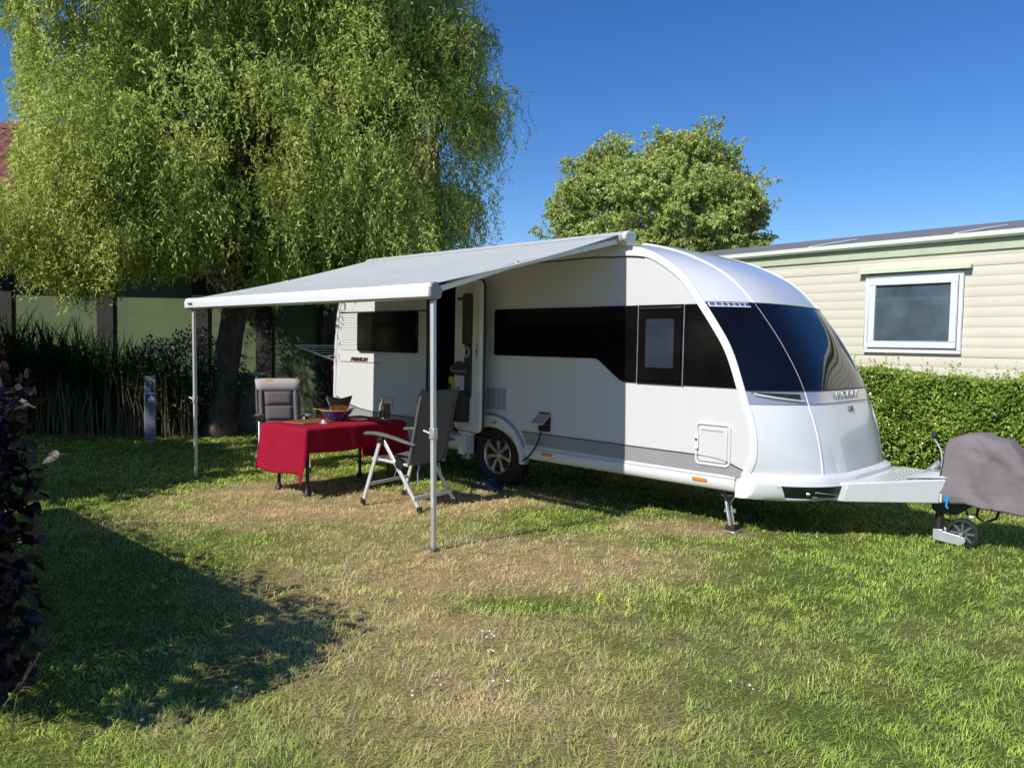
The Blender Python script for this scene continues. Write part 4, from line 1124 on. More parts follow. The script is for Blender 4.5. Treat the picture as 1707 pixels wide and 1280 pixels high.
gl = empty('glass_bottle', totbl(-1.37, 8.10), 0, 'clear glass bottle with a little amber drink near the table end', 'bottle')
MB().lathe([(0, 0), (.034, 0), (.037, .01), (.037, .12), (.030, .15), (.017, .17), (.015, .20), (.018, .203), (.018, .212), (.013, .212), (.012, .17), (.026, .148), (.033, .12), (.033, .014), (0, .012)], (0, 0, 0), 24).build('bottle_glass', M['glassware'], gl, smooth=50)
MB().lathe([(0, .013), (.032, .014), (.032, .085), (0, .085)], (0, 0, 0), 20).build('drink', mat('amber_drink', (.30, .10, .03), .1, trans=.6), gl)
gp = empty('wood_tumbler', totbl(-1.31, 8.04), 0, 'brown wooden tumbler standing against the glass bottle', 'tumbler')  # turned wooden tumbler on a coaster
MB().lathe([(0, 0), (.030, 0), (.032, .01), (.030, .07), (.036, .13), (.042, .165), (.038, .165), (.030, .12), (0, .11)], (0, 0, 0), 20).build('body', M['wood'], gp, smooth=50)
MB().lathe([(0, 0), (.05, 0), (.053, .004), (.05, .006), (0, .006)], (0, 0, .0), 20).build('coaster', M['ceramic_white'], gp)
pl = empty('side_plate', totbl(-1.57, 7.88), 0, 'small white oval plate beside the painted bowl', 'plate')
MB().lathe([(0, .002), (.05, 0), (.085, .012), (.088, .015), (.05, .006), (0, .005)], (0, 0, 0), 28, sx=1, sy=.75).build('plate', M['ceramic_white'], pl)
dsh = empty('ashtray', totbl(-1.84, 7.52), 0, 'tiny dark pot with a pale rim at the cloth corner', 'pot')
MB().lathe([(0, 0), (.026, 0), (.033, .02), (.028, .034), (.022, .034), (.024, .016), (0, .01)], (0, 0, 0), 18).build('pot', M['galv'], dsh)
MB().lathe([(0, 0), (.045, 0), (.05, .004), (0, .005)], (0, 0, 0), 18).build('saucer', M['ceramic_white'], dsh)
mt_ = tag(MB().prism(rrect(-.22, .22, -.15, .15, .01, 2), 0, .003, 'z').build('placemat', M['wood'], None, totbl(-2.02, 7.68) , (0, 0, TAZ + .1)), 'brown placemat with pale border on the red tablecloth', 'placemat')
MB().tube([(a, b, .003) for a, b in rrect(-.21, .21, -.14, .14, .01, 2)], .003, 4).build('border', M['orange_print'], mt_)

# ------------------------------------------------------------------ reclining chairs
def chair(name, loc, rz, label, tilt, logo=False):
    c = empty(name, loc, rz, label, 'chair', 'reclining camping chairs at the table')
    hw = .275
    tb_ = R(tilt)
    B0 = Vector((0, -.20, .42)); bd = Vector((0, -math.sin(tb_), math.cos(tb_))); bn_ = Vector((0, math.cos(tb_), math.sin(tb_)))
    for sx_ in (-1, 1):
        x_ = sx_ * hw
        piv = Vector((x_, .13, .635))
        MB().bar(piv, (x_ + sx_ * .012, .335, .03), .020, .036).build('front_leg', M['alu_white'], c, bevel=.006)
        MB().bar(piv + Vector((-sx_ * .022, -.01, 0)), (x_ - sx_ * .022, -.335, .03), .020, .036).build('rear_leg', M['alu_white'], c, bevel=.006)
        for yy, xx in ((.338, x_ + sx_ * .012), (-.338, x_ - sx_ * .022)):
            MB().bar((xx, yy * .985, .06), (xx, yy * 1.012, .0), .028, .046).build('foot_cap', M['black'], c, bevel=.005)
        armp = smoothp([(x_, .33, .672), (x_, .20, .682), (x_, .02, .668), (x_, -.22, .625), (x_, -.30, .615)], 5)
        MB().tube(armp, [.018] + [.040] * 4 + [.042] * 5 + [.034] * 5 + [.026] * (len(armp) - 15), 10, flat=.45).build('armrest', M['arm'], c, smooth=60)
        MB().lathe([(0, -.025), (.045, -.025), (.05, 0), (.045, .025), (0, .025)], (x_ - sx_ * .02, -.10, .425), 16, 'x').build('hinge', M['black'], c)
        MB().box(x_ - .022, x_ + .022, .10, .16, .60, .65).build('pivot', M['black'], c, bevel=.008)
        bt = smoothp([Vector((x_ * .93, B0.y, B0.z)), Vector((x_ * .93, 0, 0)) + B0 + bd * .35, Vector((x_ * .93, 0, 0)) + B0 + bd * .62, Vector((x_ * .90, 0, 0)) + B0 + bd * .72 + bn_ * -.015], 5)
        MB().tube([p if p.x else p for p in bt], .014, 8).build('back_frame', M['chair'], c)
        MB().tube([(x_ * .93, .24, .445), (x_ * .93, -.20, .42)], .014, 8).build('seat_frame', M['alu_white'], c)
    MB().bar((-hw, .275, .20), (hw, .275, .20), .015, .03).build('crossbar', M['alu_white'], c, bevel=.003)
    MB().bar((-hw, -.285, .125), (hw, -.285, .125), .015, .04).build('crossbar', M['alu_white'], c, bevel=.003)
    # padded back in sections, with side bolsters
    W2 = hw * .86
    def pad(mb, h0, h1, w0, w1, th, off):
        def f(a, b):
            x = -1 + 2 * b; y = -1 + 2 * a
            bulge = ((1 - abs(x) ** 4) * (1 - abs(y) ** 4)) ** .5
            p = B0 + bd * (h0 + (h1 - h0) * a) + bn_ * (off + th * bulge) + Vector((x * (w0 + (w1 - w0) * a), 0, 0))
            return p
        def g(a, b):
            x = -1 + 2 * b; y = -1 + 2 * a
            bulge = ((1 - abs(x) ** 4) * (1 - abs(y) ** 4)) ** .5
            return B0 + bd * (h0 + (h1 - h0) * a) + bn_ * (off - .5 * th * bulge) + Vector((x * (w0 + (w1 - w0) * a), 0, 0))
        mb.grid(f, 10, 14); mb.grid(g, 10, 14)
    hs_ = [(.02, .15), (.155, .345), (.35, .53)]
    for h0, h1 in hs_:
        mb = MB(); pad(mb, h0, h1, W2 * .70, W2 * .70, .032, .015); mb.build('back_pad', M['chair'], c, smooth=70)
    mb = MB(); pad(mb, .0, .60, W2, W2, .012, -.002); back = mb.build('back_sling', M['chair'], c, smooth=70)
    for sx_ in (-1, 1):
        MB().tube([B0 + bd * h + bn_ * .012 + Vector((sx_ * W2 * .88, 0, 0)) for h in np.linspace(.03, .57, 8)], [.02] + [.032] * 6 + [.02], 8, flat=.9).build('side_bolster', M['chair'], c, smooth=70)
    def headf(a, b):
        th = 2 * PI * a; x = -1 + 2 * b
        e = (1 - abs(x) ** 6) ** .4
        r1, r2 = .085 * (.75 + .25 * e), .034 * e + .006
        p = B0 + bd * (.615 + r1 * math.sin(th)) + bn_ * (.018 + r2 * math.cos(th) - .02 * max(0, math.sin(th))) + Vector((x * W2 * (1.12 + .04 * math.sin(th)), 0, 0))
        return p
    hd = MB().grid(headf, 20, 18).build('headrest', M['chair_light'] if logo else M['chair'], c, smooth=80)
    if logo:
        P = B0 + bd * .655 + bn_ * .044 + Vector((.11, 0, 0))
        lm = MB().prism(rrect(-.045, .045, -.018, .018, .012, 3), -.003, .003).build('logo_patch', M['orange_print'], c, P)
        lm.rotation_euler = (R(tilt) , 0, 0)
    def seatf(a, b):
        x = -1 + 2 * b; y = -.20 + .46 * a
        bulge = ((1 - abs(x) ** 4) * (1 - abs(2 * a - 1) ** 6)) ** .5
        return (x * W2 * 1.02, y, .425 + .03 * a + .03 * bulge - .025 * (1 - x * x))
    def seatg(a, b):
        q = seatf(a, b); x = -1 + 2 * b
        return (q[0], q[1], .425 + .03 * a - .018 * (1 - x * x) - .004)
    MB().grid(seatf, 12, 12).grid(seatg, 12, 12).build('seat', M['chair'], c, smooth=70)
    return c
chair('camping_chair', (-.91, 6.95, 0), R(146 - 90), 'grey reclining camping chair seen from behind beside the awning pole', 12).scale = (.96, .96, .96)
chair('camping_chair', (-2.62, 8.72, 0), R(-66 - 90), 'grey reclining camping chair with pale headrest facing out behind the table', 18, True).scale = (.94, .94, .94)

# ------------------------------------------------------------------ service cabinet and post by the willow
cb = empty('service_cabinet', (-4.32, 12.3, 0), R(2), 'grey service cabinet numbered 26 beside the willow trunk', 'cabinet')
MB().box(-.30, .30, 0, .35, 0, .90).build('cabinet_body', M['cabinet'], cb, bevel=.01)
MB().box(-.33, .33, -.03, .38, .90, .935).build('cabinet_lid', M['alu'], cb, bevel=.008)
MB().box(-.28, .28, -.012, .0, .05, .86).build('cabinet_door', M['cabinet'], cb, bevel=.004)
text('number', '26', .12, M['ink'], cb, (-.15, -.014, .72), (R(90), 0, 0), .002, bold=.002)
bo_ = empty('marker_post', (-5.10, 10.80, 0), R(22), 'grey blue pitch marker post numbered 12 in front of the reeds', 'post')
MB().box(-.075, .075, -.06, .06, 0, .93).build('post', M['concrete'], bo_, bevel=.012)
text('number', '12', .10, M['ink'], bo_, (.0, -.062, .80), (R(90), 0, 0), .002, bold=.002)
text('number', '5', .08, M['ink'], bo_, (.025, -.062, .71), (R(90), 0, 0), .002, bold=.002)
sg = MB().box(-.07, .07, -.067, -.0605, .565, .695).build('sign_plate', M['white_print'], bo_)
MB().box(-.062, .062, -.0695, -.0675, .573, .687).build('blue_field', M['blue'], sg)
MB().prism([(-.025, .585), (.055, .59), (.055, .635), (.02, .67), (-.005, .64), (-.03, .62)], -.072, -.070).build('pictogram', M['white_print'], sg)

# ------------------------------------------------------------------ foliage
def crown_points(ells, n, rmin=.80, rmax=1.0, front=.80):
    """points in the shells of a union of ellipsoids"""
    vol = np.array([e[3] * e[4] * e[5] for e in ells]) ** .67
    pick = rng.choice(len(ells), size=n * 5, p=vol / vol.sum())
    d = norm(rng.normal(size=(n * 5, 3)))
    flip = (rng.random(n * 5) < front) & (d[:, 1] > 0)
    d[flip, 1] *= -1
    r = rmin + (rmax - rmin) * rng.random(n * 5) ** .6
    E = np.array(ells)[pick]
    P = E[:, :3] + d * r[:, None] * E[:, 3:6]
    ok = np.ones(len(P), bool)
    for e in ells:
        q = (P - np.array(e[:3])) / np.array(e[3:6])
        ok &= (np.linalg.norm(q, axis=1) > rmin * .93)
    P, d = P[ok][:n], d[ok][:n]
    return P, d

def willow(name, loc, ells, n_cl, n_str, n_leaf, leaf_l, leaf_w, slen, label, trunk_pts, trunk_r, limbs, ca, cb_, spread=.34, zmin=1.9, seed=1, extra=None, group=None, droop=.95, curl=.035, out=.42, masses=0, msz=(.42, .42, .6), zvar=.5, big=None, front=.80, inner=None, left=False):
    global rng
    rng = np.random.default_rng(seed)
    random.seed(seed)
    root = empty(name, loc, 0, label, 'tree', group)
    lo = Vector(loc)
    tk = MB().tube(smoothp([Vector(p) - lo for p in trunk_pts], 5), trunk_r, 14)
    t_o = tk.build('trunk', M['bark'], root, smooth=70)
    for i, l in enumerate(limbs):
        pts = smoothp([Vector(p) - lo for p in l[0]], 5)
        k = len(pts)
        MB().tube(pts, [l[1] * (1 - .8 * j / (k - 1)) for j in range(k)], 8).build('limb', M['bark'], root, smooth=70)
    C, D = crown_points(ells, masses if masses else n_cl, front=front)
    if masses:
        C = np.concatenate([C, np.array(big)]) if big is not None else C
        D = norm(C - np.array(ells[0][:3])) if big is not None else D
        mi = rng.integers(0, len(C), n_cl)
        mscale = .6 + .8 * rng.random(len(C))
        off = np.clip(rng.normal(size=(n_cl, 3)), -1.5, 1.5) * np.array(msz) * mscale[mi][:, None]
        D0 = D[mi]; C = C[mi] + off + D0 * (.12 * rng.random((n_cl, 1)))
        D = norm(D0 * .8 + off / np.array(msz) * .45)
    if extra is not None:
        C = np.concatenate([C, np.array(extra)]); D = np.concatenate([D, norm(np.array(extra) - np.array(ells[0][:3]))])
    n_cl = len(C)
    S = n_cl * n_str
    ci = np.repeat(np.arange(n_cl), n_str)
    csz = (.55 + .8 * rng.random(n_cl))
    st0 = C[ci] + np.clip(rng.normal(size=(S, 3)), -1.35, 1.35) * np.array([spread, spread, spread * .55]) * csz[ci][:, None]
    outd = norm(D[ci] * np.array([1, 1, .35]) + rng.normal(size=(S, 3)) * .55)
    ln = slen * (.45 + .9 * rng.random(S)) * (.6 + .6 * csz[ci])
    ph = rng.random((S, 4)) * 2 * PI
    t = (np.arange(n_leaf)[None, :] + rng.random((S, n_leaf))) / n_leaf
    def path(t):
        P = st0[:, None, :] + outd[:, None, :] * (ln[:, None] * out * (1 - (1 - t) ** 2))[..., None]
        P[..., 2] += ln[:, None] * (.16 * t - droop * t ** 1.7)
        P[..., 0] += curl * np.sin(ph[:, 0:1] + t * 13); P[..., 1] += curl * np.sin(ph[:, 1:2] + t * 12)
        return P
    P = path(t); T = path(t + .04) - P
    P = P.reshape(-1, 3); T = norm(T.reshape(-1, 3))
    keep = P[:, 2] > zmin + zvar * 1.6 * fbm(P[:, 0] * 1.1, P[:, 1] * .6, 19, 3) + .25 * np.repeat(rng.random(S), n_leaf)
    if left:
        keep &= ~((P[:, 0] < -.64 * P[:, 1] + .9 * (fbm(P[:, 2] * 1.6, P[:, 1] * .7, 29, 3) - .5)) & (P[:, 2] > 3.3) & (P[:, 2] < 5.7 + .6 * fbm(P[:, 0] * 2, P[:, 1], 33, 2)))
    # twigs
    rnd = norm(rng.normal(size=P.shape))
    dirs = norm(T * .45 + rnd * .95 + np.array([0, 0, -.25 * droop]))
    nr = norm(rng.normal(size=P.shape) + np.repeat(D[ci], n_leaf, 0) * .9 + np.array([-.25, -.35, .6]))
    mixc = np.clip(np.repeat(rng.random(n_cl)[ci] * .6 + rng.random(S) * .4, n_leaf) + (1 - t.reshape(-1)) * -.12 + .1, 0, 1)[:, None]
    col = np.array(ca) * (1 - mixc) + np.array(cb_) * mixc
    N = len(P)
    sz = .7 + .6 * rng.random(N)
    me = leaves_mesh('foliage', (P - np.array(loc))[keep], dirs[keep], nr[keep], (leaf_l * sz)[keep], (leaf_w * sz)[keep], col[keep], fold=.3, droop=.18)
    f = tag(place('foliage', me, M['leaf'], root), kind='stuff')
    if inner:
        ni, (x0, x1, y0, y1, z0, z1) = inner
        u = norm(rng.normal(size=(ni, 3))) * rng.random((ni, 1)) ** .4
        Q = np.stack([(x0 + x1) / 2 + u[:, 0] * (x1 - x0) / 2, (y0 + y1) / 2 + u[:, 1] * (y1 - y0) / 2, (z0 + z1) / 2 + u[:, 2] * (z1 - z0) / 2], 1)
        di = norm(rng.normal(size=(ni, 3)) + np.array([0, 0, -.5])); nri = norm(rng.normal(size=(ni, 3)) + np.array([-.2, -.4, .3]))
        mi_ = rng.random((ni, 1))
        me2 = leaves_mesh('inner_foliage', Q - np.array(loc), di, nri, .10 * (.7 + .6 * rng.random(ni)), .032 * (.7 + .6 * rng.random(ni)), np.array(ca) * (1 - mi_ * .5) + np.array(cb_) * mi_ * .5, fold=.3, droop=.18)
        tag(place('inner_foliage', me2, M['leaf'], root), kind='stuff')
    # strands as thin twigs (one joined part)
    sel = rng.random(S) < .5
    tt = np.linspace(0, .9, 6)[None, :].repeat(S, 0)
    PP = path(tt)[sel] - np.array(loc)
    n = len(PP)
    offs = np.array([[.004, 0, 0], [-.002, .0035, 0], [-.002, -.0035, 0]]) * (leaf_l / .09)
    Vt = (PP[:, :, None, :] + offs[None, None]).reshape(-1, 3)
    base = (np.arange(n)[:, None, None] * 18 + np.arange(5)[None, :, None] * 3 + np.arange(3)[None, None, :])
    nx_ = (np.arange(n)[:, None, None] * 18 + np.arange(5)[None, :, None] * 3 + ((np.arange(3) + 1) % 3)[None, None, :])
    Fq = np.stack([base, nx_, nx_ + 3, base + 3], -1).reshape(-1, 4)
    ok = Vt.reshape(n, 18, 3)[:, :, 2].min(1) > zmin + zvar * .95 + .1
    if left:
        wv = Vt.reshape(n, 18, 3) + np.array(loc)
        ok &= ~((wv[:, :, 0] < -.605 * wv[:, :, 1]) & (wv[:, :, 2] > 3.2) & (wv[:, :, 2] < 6.3)).any(1)
    Fq = Fq.reshape(n, -1, 4)[ok].reshape(-1, 4)
    tw_ = tag(place('twigs', raw_mesh('twigs', Vt, Fq), M['bark'], root), kind='stuff')
    return root

W0 = (-4.40, 11.55, 0)
ells1 = [(-4.2, 11.9, 5.4, 3.0, 3.0, 3.2), (-2.05, 12.0, 4.6, 1.05, 2.2, 2.1), (-6.15, 11.2, 4.4, .95, 2.2, 1.9), (-3.5, 11.6, 7.4, 1.8, 2.4, 1.8), (-5.8, 11.2, 6.7, 1.5, 2.2, 1.6), (-4.2, 12.1, 4.6, 2.4, 1.7, 1.7)]
hang = [(-2.9, 9.9, 3.3), (-2.75, 9.9, 3.0), (-3.0, 10.0, 3.7), (-2.55, 9.9, 3.5), (-2.0, 10.1, 3.5), (-5.9, 10.0, 2.9), (-6.4, 10.2, 3.0), (-6.9, 10.3, 3.1),
        (-5.2, 9.9, 3.0), (-1.5, 10.5, 3.6), (-1.1, 10.9, 3.5), (-.75, 11.4, 3.7)] + [(random.uniform(-6.4, -1.6), random.uniform(12.0, 13.2), random.uniform(3.2, 7.6)) for _ in range(150)]
lim1 = [([(-4.2, 11.6, 2.0), (-5.2, 11.5, 3.4), (-6.2, 11.2, 4.8), (-7.0, 11, 5.6)], .13), ([(-4.1, 11.6, 2.1), (-3.2, 11.9, 3.6), (-2.2, 12.0, 4.8), (-1.2, 12.1, 5.6)], .14),
        ([(-4.1, 11.6, 2.2), (-4.1, 11.8, 4.2), (-3.8, 11.7, 6.2), (-3.4, 11.6, 8.2)], .16), ([(-4.2, 11.6, 2.2), (-4.8, 11.2, 4.0), (-5.4, 10.8, 5.8), (-6.0, 10.8, 7.2)], .12),
        ([(-4.1, 11.6, 2.3), (-3.6, 10.9, 3.8), (-3.1, 10.2, 4.8)], .10), ([(-4.1, 11.6, 2.3), (-4.5, 10.8, 3.7), (-5.0, 10.0, 4.4)], .09), ([(-2.95, 12.4, 1.6), (-2.6, 12.3, 3.2), (-1.9, 12.2, 4.6)], .08)]
willow('willow_tree', W0, ells1, 640, 25, 33, .058, .0175, .80, 'large corkscrew willow with drooping yellow green foliage behind the awning',
       [(-4.42, 11.55, -.05), (-4.40, 11.55, .25), (-4.36, 11.58, .8), (-4.26, 11.6, 1.5), (-4.12, 11.62, 2.4)], [.26] * 5 + [.20] * 5 + [.19] * 5 + [.18] * 6, lim1,
       (.27, .36, .05), (.66, .72, .18), front=.93, left=True, inner=(52000, (-7.0, -1.1, 11.6, 13.9, 2.5, 8.2)), extra=hang, zmin=1.45, spread=.23, droop=.80, curl=.05, out=.26, masses=135, msz=(.30, .30, .50), zvar=.7, big=[(-6.4, 10.6, 7.2), (-5.5, 10.2, 7.3), (-4.6, 9.9, 6.9), (-6.2, 9.8, 5.6), (-5.3, 9.5, 6.2), (-6.4, 9.7, 4.0), (-5.7, 9.5, 3.9), (-4.9, 9.3, 3.9), (-3.3, 9.4, 4.0), (-6.0, 10.0, 6.6), (-4.4, 9.6, 5.8), (-2.4, 9.9, 4.4), (-3.4, 9.5, 5.6), (-6.2, 9.9, 3.1), (-2.7, 10.4, 5.3), (-2.2, 10.7, 5.8), (-1.75, 11.1, 5.1), (-2.9, 10.1, 6.4), (-1.5, 11.2, 4.2), (-3.6, 9.9, 6.6), (-1.5, 11.4, 5.6), (-5.0, 10.2, 4.9), (-.70, 11.7, 4.3), (-.85, 11.6, 4.9), (-.75, 11.5, 3.9), (-1.0, 11.4, 3.4), (-4.0, 11.0, 6.6), (-3.0, 11.2, 6.0), (-5.0, 11.2, 6.2), (-2.2, 11.6, 6.2), (-6.0, 9.9, 2.75), (-5.0, 9.8, 2.7), (-5.5, 10.0, 2.95), (-4.6, 9.9, 3.0), (-6.4, 10.2, 3.2), (-1.2, 11.3, 4.6), (-.95, 11.5, 3.6), (-1.3, 11.6, 5.9), (-1.05, 11.7, 5.4), (-1.2, 11.6, 6.4), (-1.7, 11.4, 6.7), (-2.2, 11.2, 7.0)])
st2 = empty('tree_trunk', (-2.92, 12.4, 0), 0, 'dark leaning second trunk between the willow and the caravan rear', 'tree trunk')
MB().tube(smoothp([(0, 0, -.05), (.02, 0, .7), (-.05, .02, 1.6), (.15, 0, 2.8)], 5), .11, 10).build('trunk', M['bark'], st2, smooth=70)

ells2 = [(3.95, 22.0, 4.7, 2.4, 2.3, 1.8), (5.0, 22.0, 5.5, 1.2, 1.3, 1.35), (2.55, 22, 5.1, 1.0, 1.2, 1.3), (3.85, 22, 6.0, 1.1, 1.2, .85), (5.7, 22, 4.3, .75, 1.2, 1.1), (2.1, 22, 4.1, .95, 1.2, 1.0)]
ex2 = [(5.55, 22, 7.1), (5.05, 22, 7.2), (5.6, 22, 6.7), (5.0, 22, 6.8), (2.75, 22, 7.0), (2.8, 22, 6.6), (2.85, 22, 6.2), (4.1, 22, 6.9), (3.9, 22, 6.6), (6.5, 21.8, 5.4)]
lim2 = [([(4.1, 22, 2), (3.2, 22, 4), (2.6, 22, 6.2)], .15), ([(4.1, 22, 2), (4.3, 22, 4.4), (4.0, 22, 6.6)], .16), ([(4.1, 22, 2), (5.0, 22, 4.2), (5.6, 22, 6.8)], .15)]
willow('distant_tree', (4.1, 22, 0), ells2, 400, 22, 18, .10, .042, .42, 'round bushy pale green tree standing far behind the caravan roof',
       [(4.1, 22, -.1), (4.1, 22, 1), (4.1, 22, 2.4)], [.24] * 11, lim2, (.30, .39, .09), (.62, .68, .22), spread=.24, seed=5, inner=(11000, (2.1, 5.9, 20.9, 23.0, 3.4, 6.5)), masses=120, msz=(.3, .3, .32), zmin=2.0, extra=ex2, droop=.15, curl=.04, out=.5)

# trees and hedge standing left of the frame: they throw the shade over the lawn
ells3 = [(-8.6, 7.4, 2.8, 2.1, 1.7, 1.4), (-10.4, 8.8, 2.8, 1.8, 1.8, 1.4), (-6.95, 6.1, 2.9, 1.1, 1.0, 1.0)]
willow('broad_tree', (-9.5, 6.6, 0), ells3, 190, 14, 20, .22, .10, .8, 'broad leafy tree shading the reeds from the left', [(-9.5, 6.6, -.1), (-9.5, 6.6, 1.2), (-9.4, 6.6, 2.6)], [.2] * 11,
       [([(-9.4, 6.6, 2.4), (-10.6, 7.6, 4.2)], .1), ([(-9.4, 6.6, 2.4), (-8.2, 5.8, 3.8)], .1)], (.05, .08, .015), (.10, .13, .03), spread=.45, zmin=.7)

# privet hedge
HF = Vector((math.cos(HAZ), math.sin(HAZ), 0))
hg0 = Vector((4.75, 9.3, 0))
hedge = empty('privet_hedge', (hg0.x, hg0.y, 0), HAZ, 'clipped bright green privet hedge in front of the mobile home', 'hedge')
def hedge_leaves():
    N = 62000
    x = -3.0 + 6.4 * rng.random(N)
    x = np.where(rng.random(N) < .55, -1.6 + 2.6 * rng.random(N), x)
    top = 1.20 + .05 * np.sin(x * 2.1) + .05 * (fbm(x * 4, x * 0 + 3, 5) - .5)
    face = rng.random(N)
    y = np.empty(N); z = np.empty(N)
    fr = face < .66
    z[fr] = .05 + (top[fr] - .05) * rng.random(fr.sum()) ** .9
    dep = rng.random(N) ** 1.6 * .22
    blob = .10 * (fbm(x * 3 + 9, z * 3, 15) - .5) * 2
    y[fr] = (-dep + blob)[fr]
    tp_ = ~fr
    y[tp_] = -.75 * rng.random(tp_.sum()); z[tp_] = (top - dep * .8 + .06 * (fbm(x * 5, y * 5, 22) - .5))[tp_]
    P = np.stack([x, y, z], 1)
    # lower face thins out near the ground
    keep = (P[:, 2] > .30 + .25 * fbm(x * 4, x * 0, 44)) | (rng.random(N) < .35)
    # upright shoots
    K = 130
    sx_ = -1.8 + 3.6 * rng.random(K); sy = -.05 - .5 * rng.random(K); sh = .06 + .16 * rng.random(K) ** 1.5
    n = 14
    tq = rng.random((K, n))
    SP = np.stack([np.repeat(sx_, n), np.repeat(sy, n), (1.19 + .05 * np.sin(sx_ * 2.1))[:, None].repeat(n, 1).ravel() + (tq * sh[:, None]).ravel()], 1)
    SP += rng.normal(size=SP.shape) * .006
    P = np.concatenate([P[keep], SP])
    n0 = keep.sum(); N = len(P)
    d = norm(rng.normal(size=(N, 3)) + np.array([0, .55, .35])); d[n0:, 2] = abs(d[n0:, 2]) + .3
    nr = norm(rng.normal(size=(N, 3)) * .8 + np.array([0, .7, .7]))
    mx = np.clip(.5 + (fbm(P[:, 0] * 5, P[:, 2] * 5, 12) - .5) * 1.2 + (rng.random(N) - .5) * .6, 0, 1)[:, None]
    mx[n0:] = .9
    col = np.array([.12, .21, .026]) * (1 - mx) + np.array([.38, .50, .08]) * mx
    s_ = .7 + .7 * rng.random(N); s_[n0:] *= .7
    me = leaves_mesh('foliage', P, d, nr, .040 * s_, .021 * s_, col, fold=.2, droop=.1)
    tag(place('foliage', me, M['leaf_waxy'], hedge), kind='stuff')
    br = MB()
    for k in range(150):
        x0 = random.uniform(-2.8, 3.2); y0 = random.uniform(-.55, -.15)
        br.tube([(x0, y0, 0), (x0 + random.uniform(-.08, .08), y0 + random.uniform(-.03, .06), .5), (x0 + random.uniform(-.2, .2), y0 + random.uniform(-.1, .1), 1.1)], [.012, .008, .004], 5)
    tag(br.build('branches', M['bark'], hedge, fix=False), kind='stuff')
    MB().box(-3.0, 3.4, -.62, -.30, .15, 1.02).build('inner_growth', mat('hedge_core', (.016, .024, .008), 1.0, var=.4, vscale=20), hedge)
hedge_leaves()

